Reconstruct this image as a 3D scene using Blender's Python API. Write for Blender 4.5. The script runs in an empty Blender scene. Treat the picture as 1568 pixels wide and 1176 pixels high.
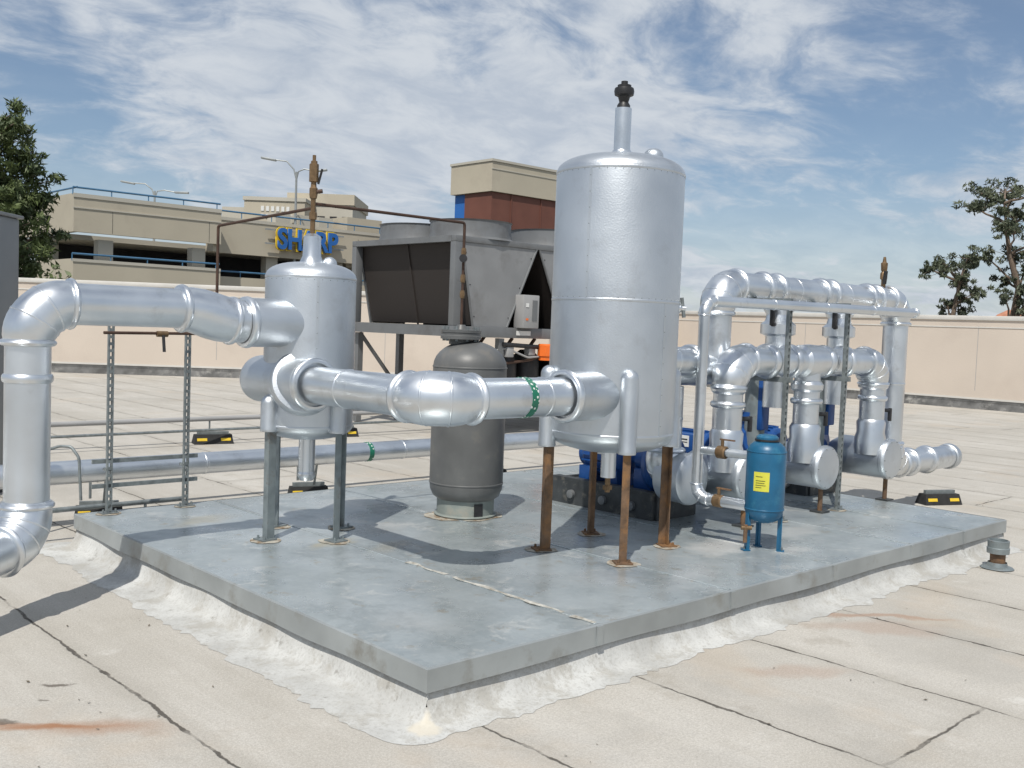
import bpy, bmesh, math, random
from mathutils import Vector, Matrix, noise
random.seed(11)
scene=bpy.context.scene
D=bpy.data
V=Vector
# site frame: origin at near corner of the steel platform, +X / +Y along its edges
CU,SU=0.731,0.682
def site(x,y,z=0.0):
    a=x+.38; b=y-4.29
    return V((a*CU+b*SU,-a*SU+b*CU,z))
def sdir(x,y,z):
    return V((x*CU+y*SU,-x*SU+y*CU,z)).normalized()
# ---------------------------------------------------------------- materials
def nt(m): return m.node_tree.nodes,m.node_tree.links
def mat(name,col,rough=.5,metal=0,var=.12,vs=4,bump=0,bs=60,rvar=.0,dark=None,ds=2,dth=.62,spec=.5):
    m=D.materials.new(name); m.use_nodes=True; n,l=nt(m); b=n['Principled BSDF']
    b.inputs['Metallic'].default_value=metal; b.inputs['Roughness'].default_value=rough
    b.inputs['Specular IOR Level'].default_value=spec
    tc=n.new('ShaderNodeTexCoord'); nz=n.new('ShaderNodeTexNoise'); nz.inputs['Scale'].default_value=vs; nz.inputs['Detail'].default_value=6
    l.new(tc.outputs['Object'],nz.inputs['Vector'])
    mx=n.new('ShaderNodeMix'); mx.data_type='RGBA'
    rp=n.new('ShaderNodeMapRange'); rp.inputs[1].default_value=.3; rp.inputs[2].default_value=.7
    l.new(nz.outputs['Fac'],rp.inputs[0]); l.new(rp.outputs[0],mx.inputs[0])
    mx.inputs[6].default_value=[min(1,c*(1-var)) for c in col]+[1]; mx.inputs[7].default_value=[min(1,c*(1+var)) for c in col]+[1]
    out=mx.outputs[2]
    if dark:
        n2=n.new('ShaderNodeTexNoise'); n2.inputs['Scale'].default_value=ds; n2.inputs['Detail'].default_value=8; n2.inputs['Roughness'].default_value=.65
        l.new(tc.outputs['Object'],n2.inputs['Vector'])
        r2=n.new('ShaderNodeMapRange'); r2.inputs[1].default_value=dth-.08; r2.inputs[2].default_value=dth+.08
        l.new(n2.outputs['Fac'],r2.inputs[0])
        m2=n.new('ShaderNodeMix'); m2.data_type='RGBA'; l.new(r2.outputs[0],m2.inputs[0]); l.new(out,m2.inputs[6]); m2.inputs[7].default_value=list(dark)+[1]
        out=m2.outputs[2]
    l.new(out,b.inputs['Base Color'])
    if rvar:
        r3=n.new('ShaderNodeMapRange'); r3.inputs[1].default_value=.3; r3.inputs[2].default_value=.7; r3.inputs[3].default_value=rough-rvar; r3.inputs[4].default_value=rough+rvar
        l.new(nz.outputs['Fac'],r3.inputs[0]); l.new(r3.outputs[0],b.inputs['Roughness'])
    if bump:
        n4=n.new('ShaderNodeTexNoise'); n4.inputs['Scale'].default_value=bs; n4.inputs['Detail'].default_value=3
        l.new(tc.outputs['Object'],n4.inputs['Vector'])
        bp=n.new('ShaderNodeBump'); bp.inputs['Strength'].default_value=bump; bp.inputs['Distance'].default_value=.01
        l.new(n4.outputs['Fac'],bp.inputs['Height']); l.new(bp.outputs['Normal'],b.inputs['Normal'])
    return m
M={}
M['alu']=mat('aluminium_jacket',(.70,.735,.77),.37,1,.08,3,.14,6,rvar=.07,dark=(.56,.58,.60),ds=5,dth=.64)
M['alub']=mat('aluminium_fitting',(.73,.76,.79),.34,1,.07,6,.12,10,rvar=.06,dark=(.58,.60,.62),ds=7,dth=.64)
M['tank']=mat('stucco_aluminium',(.60,.635,.67),.46,1,.08,2.2,.13,95,rvar=.05,dark=(.51,.53,.55),ds=3,dth=.64)
M['galv']=mat('galvanised_strut',(.22,.245,.25),.5,.5,.25,20)
M['galvleg']=mat('galvanised_leg',(.23,.265,.275),.5,.5,.2,12,dark=(.16,.13,.10),ds=6,dth=.66)
M['rust']=mat('rusty_leg',(.14,.085,.05),.75,.1,.35,14,.3,60,dark=(.23,.12,.05),ds=9,dth=.56)
M['copper']=mat('old_copper',(.085,.05,.036),.6,.4,.25,12)
M['brass']=mat('brass',(.20,.13,.07),.5,.6,.25,30)
M['black']=mat('black_iron',(.018,.018,.02),.45,0,.3,20)
M['rubber']=mat('rubber_block',(.02,.02,.02),.8,0,.3,20)
M['yellow']=mat('yellow_reflector',(.70,.48,.03),.5,0,.1,20)
M['grey']=mat('grey_tank_paint',(.115,.118,.118),.45,0,.15,5,.06,30,dark=(.165,.155,.14),ds=5,dth=.64)
M['skirt']=mat('grey_skirt_paint',(.22,.25,.235),.6,0,.15,8,dark=(.3,.29,.25),ds=8,dth=.6)
M['blue']=mat('blue_paint',(.01,.065,.24),.4,0,.2,10)
M['blue2']=mat('blue_feeder_paint',(.010,.105,.21),.38,0,.15,8,dark=(.03,.16,.26),ds=9,dth=.66)
M['label']=mat('yellow_label',(.60,.58,.06),.6,0,.05,20)
M['white']=mat('white_label',(.7,.7,.68),.6,0,.05,20)
M['darkbase']=mat('dark_pump_base',(.05,.055,.058),.55,.2,.3,10,dark=(.16,.15,.13),ds=12,dth=.64)
M['hvac']=mat('grey_hvac_panel',(.165,.172,.178),.5,.2,.08,3,dark=(.13,.13,.13),ds=2,dth=.6)
M['hvacp']=mat('hvac_end_panel',(.24,.245,.25),.5,.1,.08,3,dark=(.19,.19,.19),ds=2,dth=.62)
M['hvacl']=mat('light_hvac_panel',(.33,.33,.33),.5,0,.08,3)
M['cab']=mat('cabinet_paint',(.20,.21,.215),.5,0,.08,3)
M['orange']=mat('orange_cap',(.8,.16,.02),.45,0,.1,10)
M['tile']=mat('clay_tile',(.45,.20,.12),.8,0,.2,3)
M['wall']=mat('stucco_wall',(.57,.50,.43),.9,0,.04,.7,.25,30,dark=(.53,.46,.395),ds=.5,dth=.6)
M['cap']=mat('wall_coping',(.58,.565,.53),.6,0,.06,3)
M['cant']=mat('asphalt_flashing',(.10,.10,.098),.85,0,.4,4,dark=(.26,.255,.24),ds=3,dth=.62)
M['beige']=mat('beige_concrete',(.47,.425,.335),.9,0,.06,.4,dark=(.41,.365,.29),ds=.35,dth=.62)
M['beigel']=mat('light_concrete',(.48,.455,.39),.9,0,.06,.4)
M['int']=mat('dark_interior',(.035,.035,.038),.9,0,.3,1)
M['brown']=mat('brown_panel',(.15,.058,.04),.7,0,.12,1)
M['bluewall']=mat('blue_wall',(.02,.13,.42),.6,0,.1,1)
M['rail']=mat('blue_rail',(.06,.16,.28),.5,0,.1,2)
M['steel']=mat('lamp_steel',(.32,.34,.34),.5,.4,.1,3)
M['bark']=mat('bark',(.16,.12,.09),.9,0,.3,3,.4,12)
M['paintring']=mat('foot_sealant',(.38,.36,.31),.75,0,.3,12,.3,40,dark=(.20,.13,.07),ds=18,dth=.54)
M['debris']=mat('roof_debris',(.12,.10,.07),.9,0,.5,6)
def leafmat(name,c1,c2):
    m=D.materials.new(name); m.use_nodes=True; n,l=nt(m); b=n['Principled BSDF']; b.inputs['Roughness'].default_value=.6
    tc=n.new('ShaderNodeTexCoord'); nz=n.new('ShaderNodeTexNoise'); nz.inputs['Scale'].default_value=1.3; nz.inputs['Detail'].default_value=6
    l.new(tc.outputs['Object'],nz.inputs[0]); cr=n.new('ShaderNodeValToRGB'); cr.color_ramp.elements[0].position=.35; cr.color_ramp.elements[1].position=.65
    cr.color_ramp.elements[0].color=(*c1,1); cr.color_ramp.elements[1].color=(*c2,1); l.new(nz.outputs[0],cr.inputs[0]); l.new(cr.outputs[0],b.inputs['Base Color'])
    return m
M['pine']=leafmat('pine_needles',(.04,.065,.022),(.12,.155,.05))
M['euc']=leafmat('eucalyptus_leaves',(.05,.065,.038),(.13,.15,.09))
def coilmat():
    m=D.materials.new('coil_fins'); m.use_nodes=True; n,l=nt(m); b=n['Principled BSDF']; b.inputs['Roughness'].default_value=.75
    tc=n.new('ShaderNodeTexCoord'); w=n.new('ShaderNodeTexWave'); w.bands_direction='Y'; w.inputs['Scale'].default_value=14; w.inputs['Distortion'].default_value=.3
    l.new(tc.outputs['Object'],w.inputs['Vector']); cr=n.new('ShaderNodeValToRGB'); cr.color_ramp.elements[0].color=(.018,.014,.013,1); cr.color_ramp.elements[1].color=(.034,.027,.023,1)
    l.new(w.outputs[0],cr.inputs[0]); l.new(cr.outputs[0],b.inputs['Base Color']); return m
M['coil']=coilmat()
def tapemat():
    m=D.materials.new('green_marking_tape'); m.use_nodes=True; n,l=nt(m); b=n['Principled BSDF']; b.inputs['Roughness'].default_value=.4
    tc=n.new('ShaderNodeTexCoord'); w=n.new('ShaderNodeTexVoronoi'); w.inputs['Scale'].default_value=38
    l.new(tc.outputs['Object'],w.inputs['Vector']); cr=n.new('ShaderNodeValToRGB'); cr.color_ramp.interpolation='CONSTANT'
    cr.color_ramp.elements[0].color=(.7,.72,.7,1); cr.color_ramp.elements[1].position=.28; cr.color_ramp.elements[1].color=(.01,.15,.09,1)
    l.new(w.outputs['Distance'],cr.inputs[0]); l.new(cr.outputs[0],b.inputs['Base Color']); return m
M['tape']=tapemat()
class G:
    def __init__(s,m): s.n,s.l=nt(m)
    def math(s,op,a,b=None,c=None):
        x=s.n.new('ShaderNodeMath'); x.operation=op
        for i,v in enumerate((a,b,c)):
            if v is None: continue
            if isinstance(v,(int,float)): x.inputs[i].default_value=v
            else: s.l.new(v,x.inputs[i])
        return x.outputs[0]
    def noise(s,vec,scale,detail=4,rough=.5,dist=0):
        x=s.n.new('ShaderNodeTexNoise'); x.inputs['Scale'].default_value=scale; x.inputs['Detail'].default_value=detail; x.inputs['Roughness'].default_value=rough; x.inputs['Distortion'].default_value=dist
        if vec is not None: s.l.new(vec,x.inputs['Vector'])
        return x.outputs['Fac']
    def rng(s,v,a,b,c=0,d=1):
        x=s.n.new('ShaderNodeMapRange'); x.interpolation_type='SMOOTHSTEP'
        s.l.new(v,x.inputs[0])
        for i,q in enumerate((a,b,c,d)): x.inputs[i+1].default_value=q
        return x.outputs[0]
    def mix(s,f,a,b):
        x=s.n.new('ShaderNodeMix'); x.data_type='RGBA'
        for i,v in ((0,f),(6,a),(7,b)):
            if isinstance(v,(int,float)): x.inputs[i].default_value=v
            elif isinstance(v,tuple): x.inputs[i].default_value=(*v,1)
            else: s.l.new(v,x.inputs[i])
        return x.outputs[2]
    def dist(s,vec,p,sx=1,sy=1,ang=0):
        mp=s.n.new('ShaderNodeMapping'); mp.vector_type='TEXTURE'; mp.inputs['Location'].default_value=(p[0],p[1],0); mp.inputs['Rotation'].default_value=(0,0,ang); mp.inputs['Scale'].default_value=(sx,sy,1e3)
        s.l.new(vec,mp.inputs[0]); ln=s.n.new('ShaderNodeVectorMath'); ln.operation='LENGTH'; s.l.new(mp.outputs[0],ln.inputs[0]); return ln.outputs['Value']
    def warp(s,P,scale,amt,detail=6):
        nn=s.n.new('ShaderNodeTexNoise'); nn.inputs['Scale'].default_value=scale; nn.inputs['Detail'].default_value=detail; s.l.new(P,nn.inputs['Vector'])
        sb=s.n.new('ShaderNodeVectorMath'); sb.operation='SUBTRACT'; s.l.new(nn.outputs['Color'],sb.inputs[0]); sb.inputs[1].default_value=(.5,.5,.5)
        sc=s.n.new('ShaderNodeVectorMath'); sc.operation='SCALE'; s.l.new(sb.outputs[0],sc.inputs[0]); sc.inputs['Scale'].default_value=amt
        a=s.n.new('ShaderNodeVectorMath'); a.operation='ADD'; s.l.new(P,a.inputs[0]); s.l.new(sc.outputs[0],a.inputs[1]); return a.outputs[0]
def roofmat():
    m=D.materials.new('roof_cap_sheet'); m.use_nodes=True; g=G(m); n,l=g.n,g.l; b=n['Principled BSDF']; b.inputs['Roughness'].default_value=.9; b.inputs['Specular IOR Level'].default_value=.2
    tc=n.new('ShaderNodeTexCoord'); P=tc.outputs['Object']; sp=n.new('ShaderNodeSeparateXYZ'); l.new(P,sp.inputs[0])
    wob=g.math('ADD',g.math('MULTIPLY',g.math('SUBTRACT',g.noise(P,1.6,5,.65),.5),.09),g.math('MULTIPLY',g.math('SUBTRACT',g.noise(P,22,3,.6),.5),.018))
    X=g.math('ADD',g.math('ADD',sp.outputs[0],wob),50-.18)
    fx=g.math('FRACT',X); ix=g.math('FLOOR',X)
    wn=n.new('ShaderNodeTexWhiteNoise'); wn.noise_dimensions='1D'; l.new(ix,wn.inputs['W'])
    Y=g.math('DIVIDE',g.math('ADD',g.math('ADD',sp.outputs[1],wob),g.math('MULTIPLY',wn.outputs['Value'],8)),8.0)
    Y=g.math('ADD',Y,20)
    fy=g.math('FRACT',Y); iy=g.math('FLOOR',Y)
    wn2=n.new('ShaderNodeTexWhiteNoise'); wn2.noise_dimensions='2D'; cb=n.new('ShaderNodeCombineXYZ'); l.new(ix,cb.inputs[0]); l.new(iy,cb.inputs[1]); l.new(cb.outputs[0],wn2.inputs['Vector'])
    dx=g.math('MINIMUM',fx,g.math('SUBTRACT',1,fx)); dy=g.math('MULTIPLY',g.math('MINIMUM',fy,g.math('SUBTRACT',1,fy)),8)
    d=g.math('MINIMUM',dx,dy)
    brk=g.noise(P,3.0,4,.6); wid=g.noise(P,5,4,.6)
    line=g.math('MULTIPLY',g.rng(g.math('SUBTRACT',d,g.math('MULTIPLY',g.rng(wid,.45,.7),.007)),.002,.009,1,0),g.rng(brk,.36,.52,.25,1))
    halo=g.rng(d,.0,.12,1,0)
    base=g.mix(g.rng(g.noise(P,.55,7,.62),.32,.68),(.40,.375,.33),(.53,.505,.46))
    base=g.mix(g.math('MULTIPLY',wn2.outputs['Value'],.35),base,(.39,.37,.335))
    mp=n.new('ShaderNodeMapping'); mp.inputs['Scale'].default_value=(3.2,.5,1); l.new(P,mp.inputs[0])
    base=g.mix(g.math('MULTIPLY',g.rng(g.noise(mp.outputs[0],1.1,7,.65),.45,.7),.35),base,(.60,.58,.54))
    base=g.mix(g.math('MULTIPLY',g.rng(g.noise(P,75,3,.75),.38,.62),.36),base,(.27,.25,.22))
    base=g.mix(g.math('MULTIPLY',g.rng(g.noise(P,160,2,.75),.52,.66),.4),base,(.70,.68,.64))
    base=g.mix(g.math('MULTIPLY',halo,.22),base,(.30,.28,.24))
    blot=g.rng(g.noise(P,2.3,8,.7),.58,.70)
    base=g.mix(g.math('MULTIPLY',blot,.35),base,(.66,.65,.62))
    st=g.rng(g.noise(P,1.1,8,.74),.56,.68)
    base=g.mix(g.math('MULTIPLY',st,.40),base,(.27,.24,.195))
    st2=g.rng(g.noise(g.warp(P,1.5,.5),.45,8,.7),.52,.62)
    base=g.mix(g.math('MULTIPLY',st2,.22),base,(.30,.29,.27))
    tan=g.rng(g.noise(g.warp(P,.7,.6),.8,6,.6),.55,.68)
    base=g.mix(g.math('MULTIPLY',tan,.25),base,(.47,.38,.285))
    Q=g.warp(P,2.2,.45); Q2=g.warp(P,9,.12)
    for (px,py,sx,sy,an,k) in ((-1.22,.82,.38,.05,-.75,.8),(-1.05,.66,.30,.13,-.75,.45),(-1.33,.98,.2,.03,-.75,.6),(3.15,-.42,.65,.05,-.85,.45),(3.0,-.6,.5,.16,-.8,.25),(1.9,-.7,.4,.1,-.75,.25)):
        r=g.rng(g.dist(Q,(px,py),sx,sy,an),.3,1.15,k,0)
        base=g.mix(r,base,(.30,.14,.065))
    for (px,py,sx,sy,an,k) in ((-1.05,1.27,.09,.022,-.75,.8),(-1.17,1.12,.04,.012,-.75,.6),(-1.36,.98,.10,.02,-.75,.7),(3.2,-1.7,.12,.03,.3,.4)):
        r=g.rng(g.dist(Q2,(px,py),sx,sy,an),.5,1.1,k,0)
        base=g.mix(r,base,(.10,.085,.07))
    vo=n.new('ShaderNodeTexVoronoi'); vo.inputs['Scale'].default_value=4.5; l.new(g.warp(P,20,.05),vo.inputs['Vector'])
    base=g.mix(g.math('MULTIPLY',g.rng(vo.outputs['Distance'],.01,.04,1,0),.5),base,(.17,.155,.13))
    base=g.mix(g.math('MULTIPLY',line,.88),base,(.065,.058,.05))
    l.new(base,b.inputs['Base Color'])
    bp=n.new('ShaderNodeBump'); bp.inputs['Strength'].default_value=.6; bp.inputs['Distance'].default_value=.014
    h=g.math('ADD',g.math('MULTIPLY',g.noise(P,110,3,.6),.3),g.math('SUBTRACT',g.math('MULTIPLY',g.noise(P,3,6,.62),1.5),g.math('MULTIPLY',line,.8)))
    h=g.math('ADD',h,g.rng(fx,.0,.09,.35,0))
    l.new(h,bp.inputs['Height']); l.new(bp.outputs[0],b.inputs['Normal'])
    return m
def coatmat():
    m=D.materials.new('white_roof_coating'); m.use_nodes=True; g=G(m); n,l=g.n,g.l; b=n['Principled BSDF']; b.inputs['Roughness'].default_value=.75; b.inputs['Specular IOR Level'].default_value=.25
    P=n.new('ShaderNodeTexCoord').outputs['Object']
    c=g.mix(g.rng(g.noise(P,1.7,8,.7),.35,.65),(.42,.42,.405),(.56,.565,.55))
    c=g.mix(g.math('MULTIPLY',g.rng(g.noise(P,4,9,.76),.48,.62),.7),c,(.37,.355,.32))
    c=g.mix(g.math('MULTIPLY',g.rng(g.noise(P,9,7,.74),.60,.68),.6),c,(.20,.19,.17))
    c=g.mix(g.math('MULTIPLY',g.rng(g.noise(P,60,4,.74),.48,.66),.4),c,(.28,.27,.25))
    c=g.mix(g.rng(g.dist(g.warp(P,14,.10),(-.06,-.16),.075,.075,.6),.6,1.1,.7,0),c,(.62,.57,.47))
    l.new(c,b.inputs['Base Color'])
    bp=n.new('ShaderNodeBump'); bp.inputs['Strength'].default_value=.35; bp.inputs['Distance'].default_value=.010
    l.new(g.math('ADD',g.noise(P,8,6,.6),g.math('MULTIPLY',g.noise(P,90,3,.6),.5)),bp.inputs['Height']); l.new(bp.outputs[0],b.inputs['Normal'])
    return m
def platmat():
    m=D.materials.new('galvanised_platform'); m.use_nodes=True; g=G(m); n,l=g.n,g.l; b=n['Principled BSDF']
    P=n.new('ShaderNodeTexCoord').outputs['Object']
    c=g.mix(g.rng(g.noise(P,1.3,8,.65),.33,.67),(.31,.355,.37),(.44,.485,.50))
    vo=n.new('ShaderNodeTexVoronoi'); vo.inputs['Scale'].default_value=34; l.new(P,vo.inputs['Vector'])
    sp=n.new('ShaderNodeSeparateColor'); l.new(vo.outputs['Color'],sp.inputs[0])
    c=g.mix(g.math('MULTIPLY',sp.outputs[0],.28),c,(.50,.54,.55))
    Wp=g.warp(P,3,.35)
    c=g.mix(g.math('MULTIPLY',g.rng(g.noise(Wp,3.0,9,.75),.54,.64),.6),c,(.62,.63,.61))
    c=g.mix(g.math('MULTIPLY',g.rng(g.noise(Wp,1.6,8,.7),.52,.64),.5),c,(.23,.265,.275))
    c=g.mix(g.math('MULTIPLY',g.rng(g.noise(P,7,6,.7),.60,.68),.55),c,(.31,.275,.21))
    c=g.mix(g.math('MULTIPLY',g.rng(g.noise(P,26,5,.7),.58,.68),.35),c,(.60,.60,.57))
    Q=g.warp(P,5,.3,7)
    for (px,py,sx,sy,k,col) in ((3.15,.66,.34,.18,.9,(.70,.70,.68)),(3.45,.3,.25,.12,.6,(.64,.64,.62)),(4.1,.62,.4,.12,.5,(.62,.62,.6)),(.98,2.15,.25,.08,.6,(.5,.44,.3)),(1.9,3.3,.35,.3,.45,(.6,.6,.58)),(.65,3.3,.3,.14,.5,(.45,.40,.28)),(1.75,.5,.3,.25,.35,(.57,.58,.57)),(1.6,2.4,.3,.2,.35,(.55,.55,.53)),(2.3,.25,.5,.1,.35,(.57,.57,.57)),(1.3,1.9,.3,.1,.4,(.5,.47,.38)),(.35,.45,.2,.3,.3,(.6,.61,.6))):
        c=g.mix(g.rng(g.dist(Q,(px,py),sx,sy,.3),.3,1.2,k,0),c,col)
    l.new(c,b.inputs['Base Color']); b.inputs['Metallic'].default_value=.4
    l.new(g.rng(g.noise(P,2.2,6,.6),.3,.7,.22,.42),b.inputs['Roughness'])
    bp=n.new('ShaderNodeBump'); bp.inputs['Strength'].default_value=.45; bp.inputs['Distance'].default_value=.02
    l.new(g.noise(P,1.8,3,.5),bp.inputs['Height']); l.new(bp.outputs[0],b.inputs['Normal'])
    return m
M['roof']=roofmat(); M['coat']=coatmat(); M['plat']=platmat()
M['lip']=mat('galvanised_fascia',(.34,.365,.37),.42,.4,.15,3,.2,4,dark=(.25,.25,.23),ds=4,dth=.62)
M['caulk']=mat('dirty_caulk',(.45,.44,.40),.8,0,.3,15,dark=(.25,.23,.19),ds=20,dth=.55)
M['city']=mat('city_ground',(.16,.16,.14),.95,0,.3,.05)
# ---------------------------------------------------------------- mesh helpers
def basis(d):
    d=V(d).normalized(); return d.to_track_quat('Z','Y').to_matrix().to_4x4()
def lathe(bm,prof,o=(0,0,0),axis=(0,0,1),seg=40):
    T=Matrix.Translation(V(o))@basis(axis); rings=[]
    for r,z in prof:
        if r<1e-5: rings.append([bm.verts.new(T@V((0,0,z)))])
        else: rings.append([bm.verts.new(T@V((r*math.cos(2*math.pi*i/seg),r*math.sin(2*math.pi*i/seg),z))) for i in range(seg)])
    for a,b in zip(rings,rings[1:]):
        if len(a)==1 and len(b)==1: continue
        for i in range(seg):
            j=(i+1)%seg
            if len(a)==1: bm.faces.new((a[0],b[j],b[i]))
            elif len(b)==1: bm.faces.new((a[i],a[j],b[0]))
            else: bm.faces.new((a[i],a[j],b[j],b[i]))
def cyl(bm,p0,p1,r,r1=None,seg=24):
    p0=V(p0);p1=V(p1);L=(p1-p0).length
    lathe(bm,[(0,0),(r,0),(r if r1 is None else r1,L),(0,L)],p0,p1-p0,seg)
def bead(bm,p,d,r,w,h,seg=36):
    lathe(bm,[(r*.9,-w/2),(r,-w/2)]+[(r+h*math.sin(math.pi*k/6),-w/2*math.cos(math.pi*k/6)) for k in range(1,6)]+[(r,w/2),(r*.9,w/2)],p,d,seg)
def sweep(bm,pts,rad,seg=28,caps=True):
    pts=[V(p) for p in pts]; n=len(pts)
    if not hasattr(rad,'__len__'): rad=[rad]*n
    t=(pts[1]-pts[0]).normalized(); a=t.orthogonal().normalized(); rings=[]
    for i in range(n):
        if i==0: tn=t
        elif i==n-1: tn=(pts[i]-pts[i-1]).normalized()
        else: tn=((pts[i]-pts[i-1]).normalized()+(pts[i+1]-pts[i]).normalized()).normalized()
        q=t.rotation_difference(tn); a=q@a; t=tn; b=t.cross(a)
        rings.append([bm.verts.new(pts[i]+(a*math.cos(2*math.pi*k/seg)+b*math.sin(2*math.pi*k/seg))*rad[i]) for k in range(seg)])
    for A,B in zip(rings,rings[1:]):
        for i in range(seg): bm.faces.new((A[i],A[(i+1)%seg],B[(i+1)%seg],B[i]))
    if caps:
        bm.faces.new(rings[0][::-1]); bm.faces.new(rings[-1])
def box(bm,c,s,rot=0,bev=0,R=None):
    T=Matrix.Translation(V(c))@(R if R is not None else Matrix.Rotation(rot,4,'Z'))@Matrix.Diagonal((s[0],s[1],s[2],1))
    r=bmesh.ops.create_cube(bm,size=1,matrix=T)
    if bev:
        es=list({e for v in r['verts'] for e in v.link_edges})
        bmesh.ops.bevel(bm,geom=es,offset=bev,segments=2,affect='EDGES',profile=.5)
def bx(bm,x0,x1,y0,y1,z0,z1,bev=0): box(bm,((x0+x1)/2,(y0+y1)/2,(z0+z1)/2),(abs(x1-x0),abs(y1-y0),abs(z1-z0)),0,bev)
def poly(bm,pts): bm.faces.new([bm.verts.new(V(p)) for p in pts])
def finish(bm,name,m,parent=None,ang=35,recalc=True):
    if recalc: bmesh.ops.recalc_face_normals(bm,faces=bm.faces)
    for f in bm.faces: f.smooth=True
    for e in bm.edges:
        if len(e.link_faces)==2 and e.calc_face_angle(0)>math.radians(ang): e.smooth=False
    me=D.meshes.new(name); bm.to_mesh(me); bm.free(); me.materials.append(M[m] if isinstance(m,str) else m)
    o=D.objects.new(name,me); scene.collection.objects.link(o)
    if parent: o.parent=parent
    return o
def empty(name):
    e=D.objects.new(name,None); e.empty_display_size=.2; scene.collection.objects.link(e); return e
class Asm:
    def __init__(s,name): s.e=empty(name); s.b={}
    def __call__(s,part,m):
        k=(part,m)
        if k not in s.b: s.b[k]=bmesh.new()
        return s.b[k]
    def done(s):
        for (p,m),bm in s.b.items(): finish(bm,p,m,s.e)
def pipe(A,pts,r,R=None,part='pipe',m='alu',mf='alub',bands=True,puff=1.1,joint=.9,ends=(0,0),bw=.34,bh=.17):
    """insulated, aluminium-jacketed pipe with puffed gored elbows and rolled bands"""
    pts=[V(p) for p in pts]; R=R or r*2.1; cur=pts[0]
    n=len(pts)
    for i in range(1,n):
        a,b=pts[i-1],pts[i]; d=(b-a).normalized()
        if i<n-1:
            d2=(pts[i+1]-b).normalized(); ang=d.angle(d2); t=R*math.tan(ang/2); e=b-d*t; s2=b+d2*t
        else: e=b
        cyl(A(part,m),cur,e,r,seg=40)
        L=(e-cur).length
        if bands and L>joint*1.2:
            k=int(L/joint)
            for q in range(1,k+1):
                bead(A(part+'_bands',mf),cur+d*(L*q/(k+1)),d,r,.025,.004)
        if i<n-1:
            c=b+(d2-d).normalized()*(R/math.cos(ang/2)); ax=d.cross(d2).normalized()
            arc=[];rr=[];K=14
            for q in range(K+1):
                v=Matrix.Rotation(ang*q/K,3,ax)@(e-c); arc.append(c+v); rr.append(r*(1.04+(puff-1.04)*min(1,1.25*math.sin(math.pi*q/K))**.6 if 0<q<K else 1.04))
            sweep(A(part+'_elbows',mf),arc,rr,40)
            # gore laps of the formed elbow cover
            for q in (5,9):
                tg=(arc[q+1]-arc[q-1]).normalized(); bead(A(part+'_gores',mf),arc[q],tg,rr[q],.014,.003,40)
            if bands:
                bead(A(part+'_bands',mf),e,d,r,r*bw,r*bh*(1+(puff-1)*2)); bead(A(part+'_bands',mf),s2,d2,r,r*bw,r*bh*(1+(puff-1)*2))
            cur=s2
    if ends[0]: bead(A(part+'_bands',mf),pts[0],pts[1]-pts[0],r,r*.4,r*.17)
    if ends[1]: bead(A(part+'_bands',mf),pts[-1],pts[-1]-pts[-2],r,r*.4,r*.17)
def thin(A,pts,r,part,m):
    pts=[V(p) for p in pts]
    out=[pts[0]]
    for i in range(1,len(pts)-1):
        d=(pts[i]-pts[i-1]).normalized(); d2=(pts[i+1]-pts[i]).normalized(); t=min(r*2.2,.08)
        e=pts[i]-d*t; s=pts[i]+d2*t
        for q in range(5):
            k=q/4; out.append((e*(1-k)**2+pts[i]*2*k*(1-k)+s*k*k))
    out.append(pts[-1]); sweep(A(part,m),out,r,14)
def footring(A,x,y,z,r):
    bm=A('foot_sealant','paintring'); N=20; c=bm.verts.new((x,y,z+.008)); vs=[]
    for i in range(N):
        a=2*math.pi*i/N; q=r*(1+.35*noise.noise(V((x*9+math.cos(a),y*9+math.sin(a),0)))+.15*noise.noise(V((x*5+3*math.cos(a),y*5+3*math.sin(a),4)))); vs.append(bm.verts.new((x+q*math.cos(a),y+q*math.sin(a),z+.0035)))
    for i in range(N): bm.faces.new((c,vs[i],vs[(i+1)%N]))
def strut(A,x,y,z0,z1,part='post'):
    w=.041
    for s in (-1,1):
        bx(A(part,'galv'),x+s*.0155-.005,x+s*.0155+.005,y-w/2,y+w/2-.012,z0,z1)
    z=z0+.02
    while z<z1-.03:
        bx(A(part,'galv'),x-.0103,x+.0103,y-w/2+.001,y-w/2+.004,z,z+.022); z+=.05
    box(A('foot','galv'),(x,y,z0+.008),(.12,.1,.008)); footring(A,x,y,z0,.085)
    for s in (-1,1): cyl(A('bolts','galv'),(x+s*.045,y-.02,z0+.008),(x+s*.045,y-.02,z0+.035),.008,seg=8)
def tank(A,c,r,z0,z1,dome,bot,part='shell',m='tank',seg=96):
    K=10; pr=[]
    for k in range(K+1):
        a=math.pi/2*k/K; pr.append((r*.995*math.sin(a),z0-bot*math.cos(a)))
    pr+= [(r,z0),(r,z1)]
    for k in range(1,K+1):
        a=math.pi/2*k/K; pr.append((r*math.cos(a)**.75 if k<K else 0,z1+dome*math.sin(a)))
    lathe(A(part,m),pr,(c[0],c[1],0),(0,0,1),seg)
def rivets(A,c,r,zs,a0,a1,n):
    for z in zs:
        for k in range(n):
            a=a0+(a1-a0)*k/(n-1); d=V((math.cos(a),math.sin(a),0)); cyl(A('rivets','galv'),V((c[0],c[1],z))+d*(r-.001),V((c[0],c[1],z))+d*(r+.003),.0032,.002,6)
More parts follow.
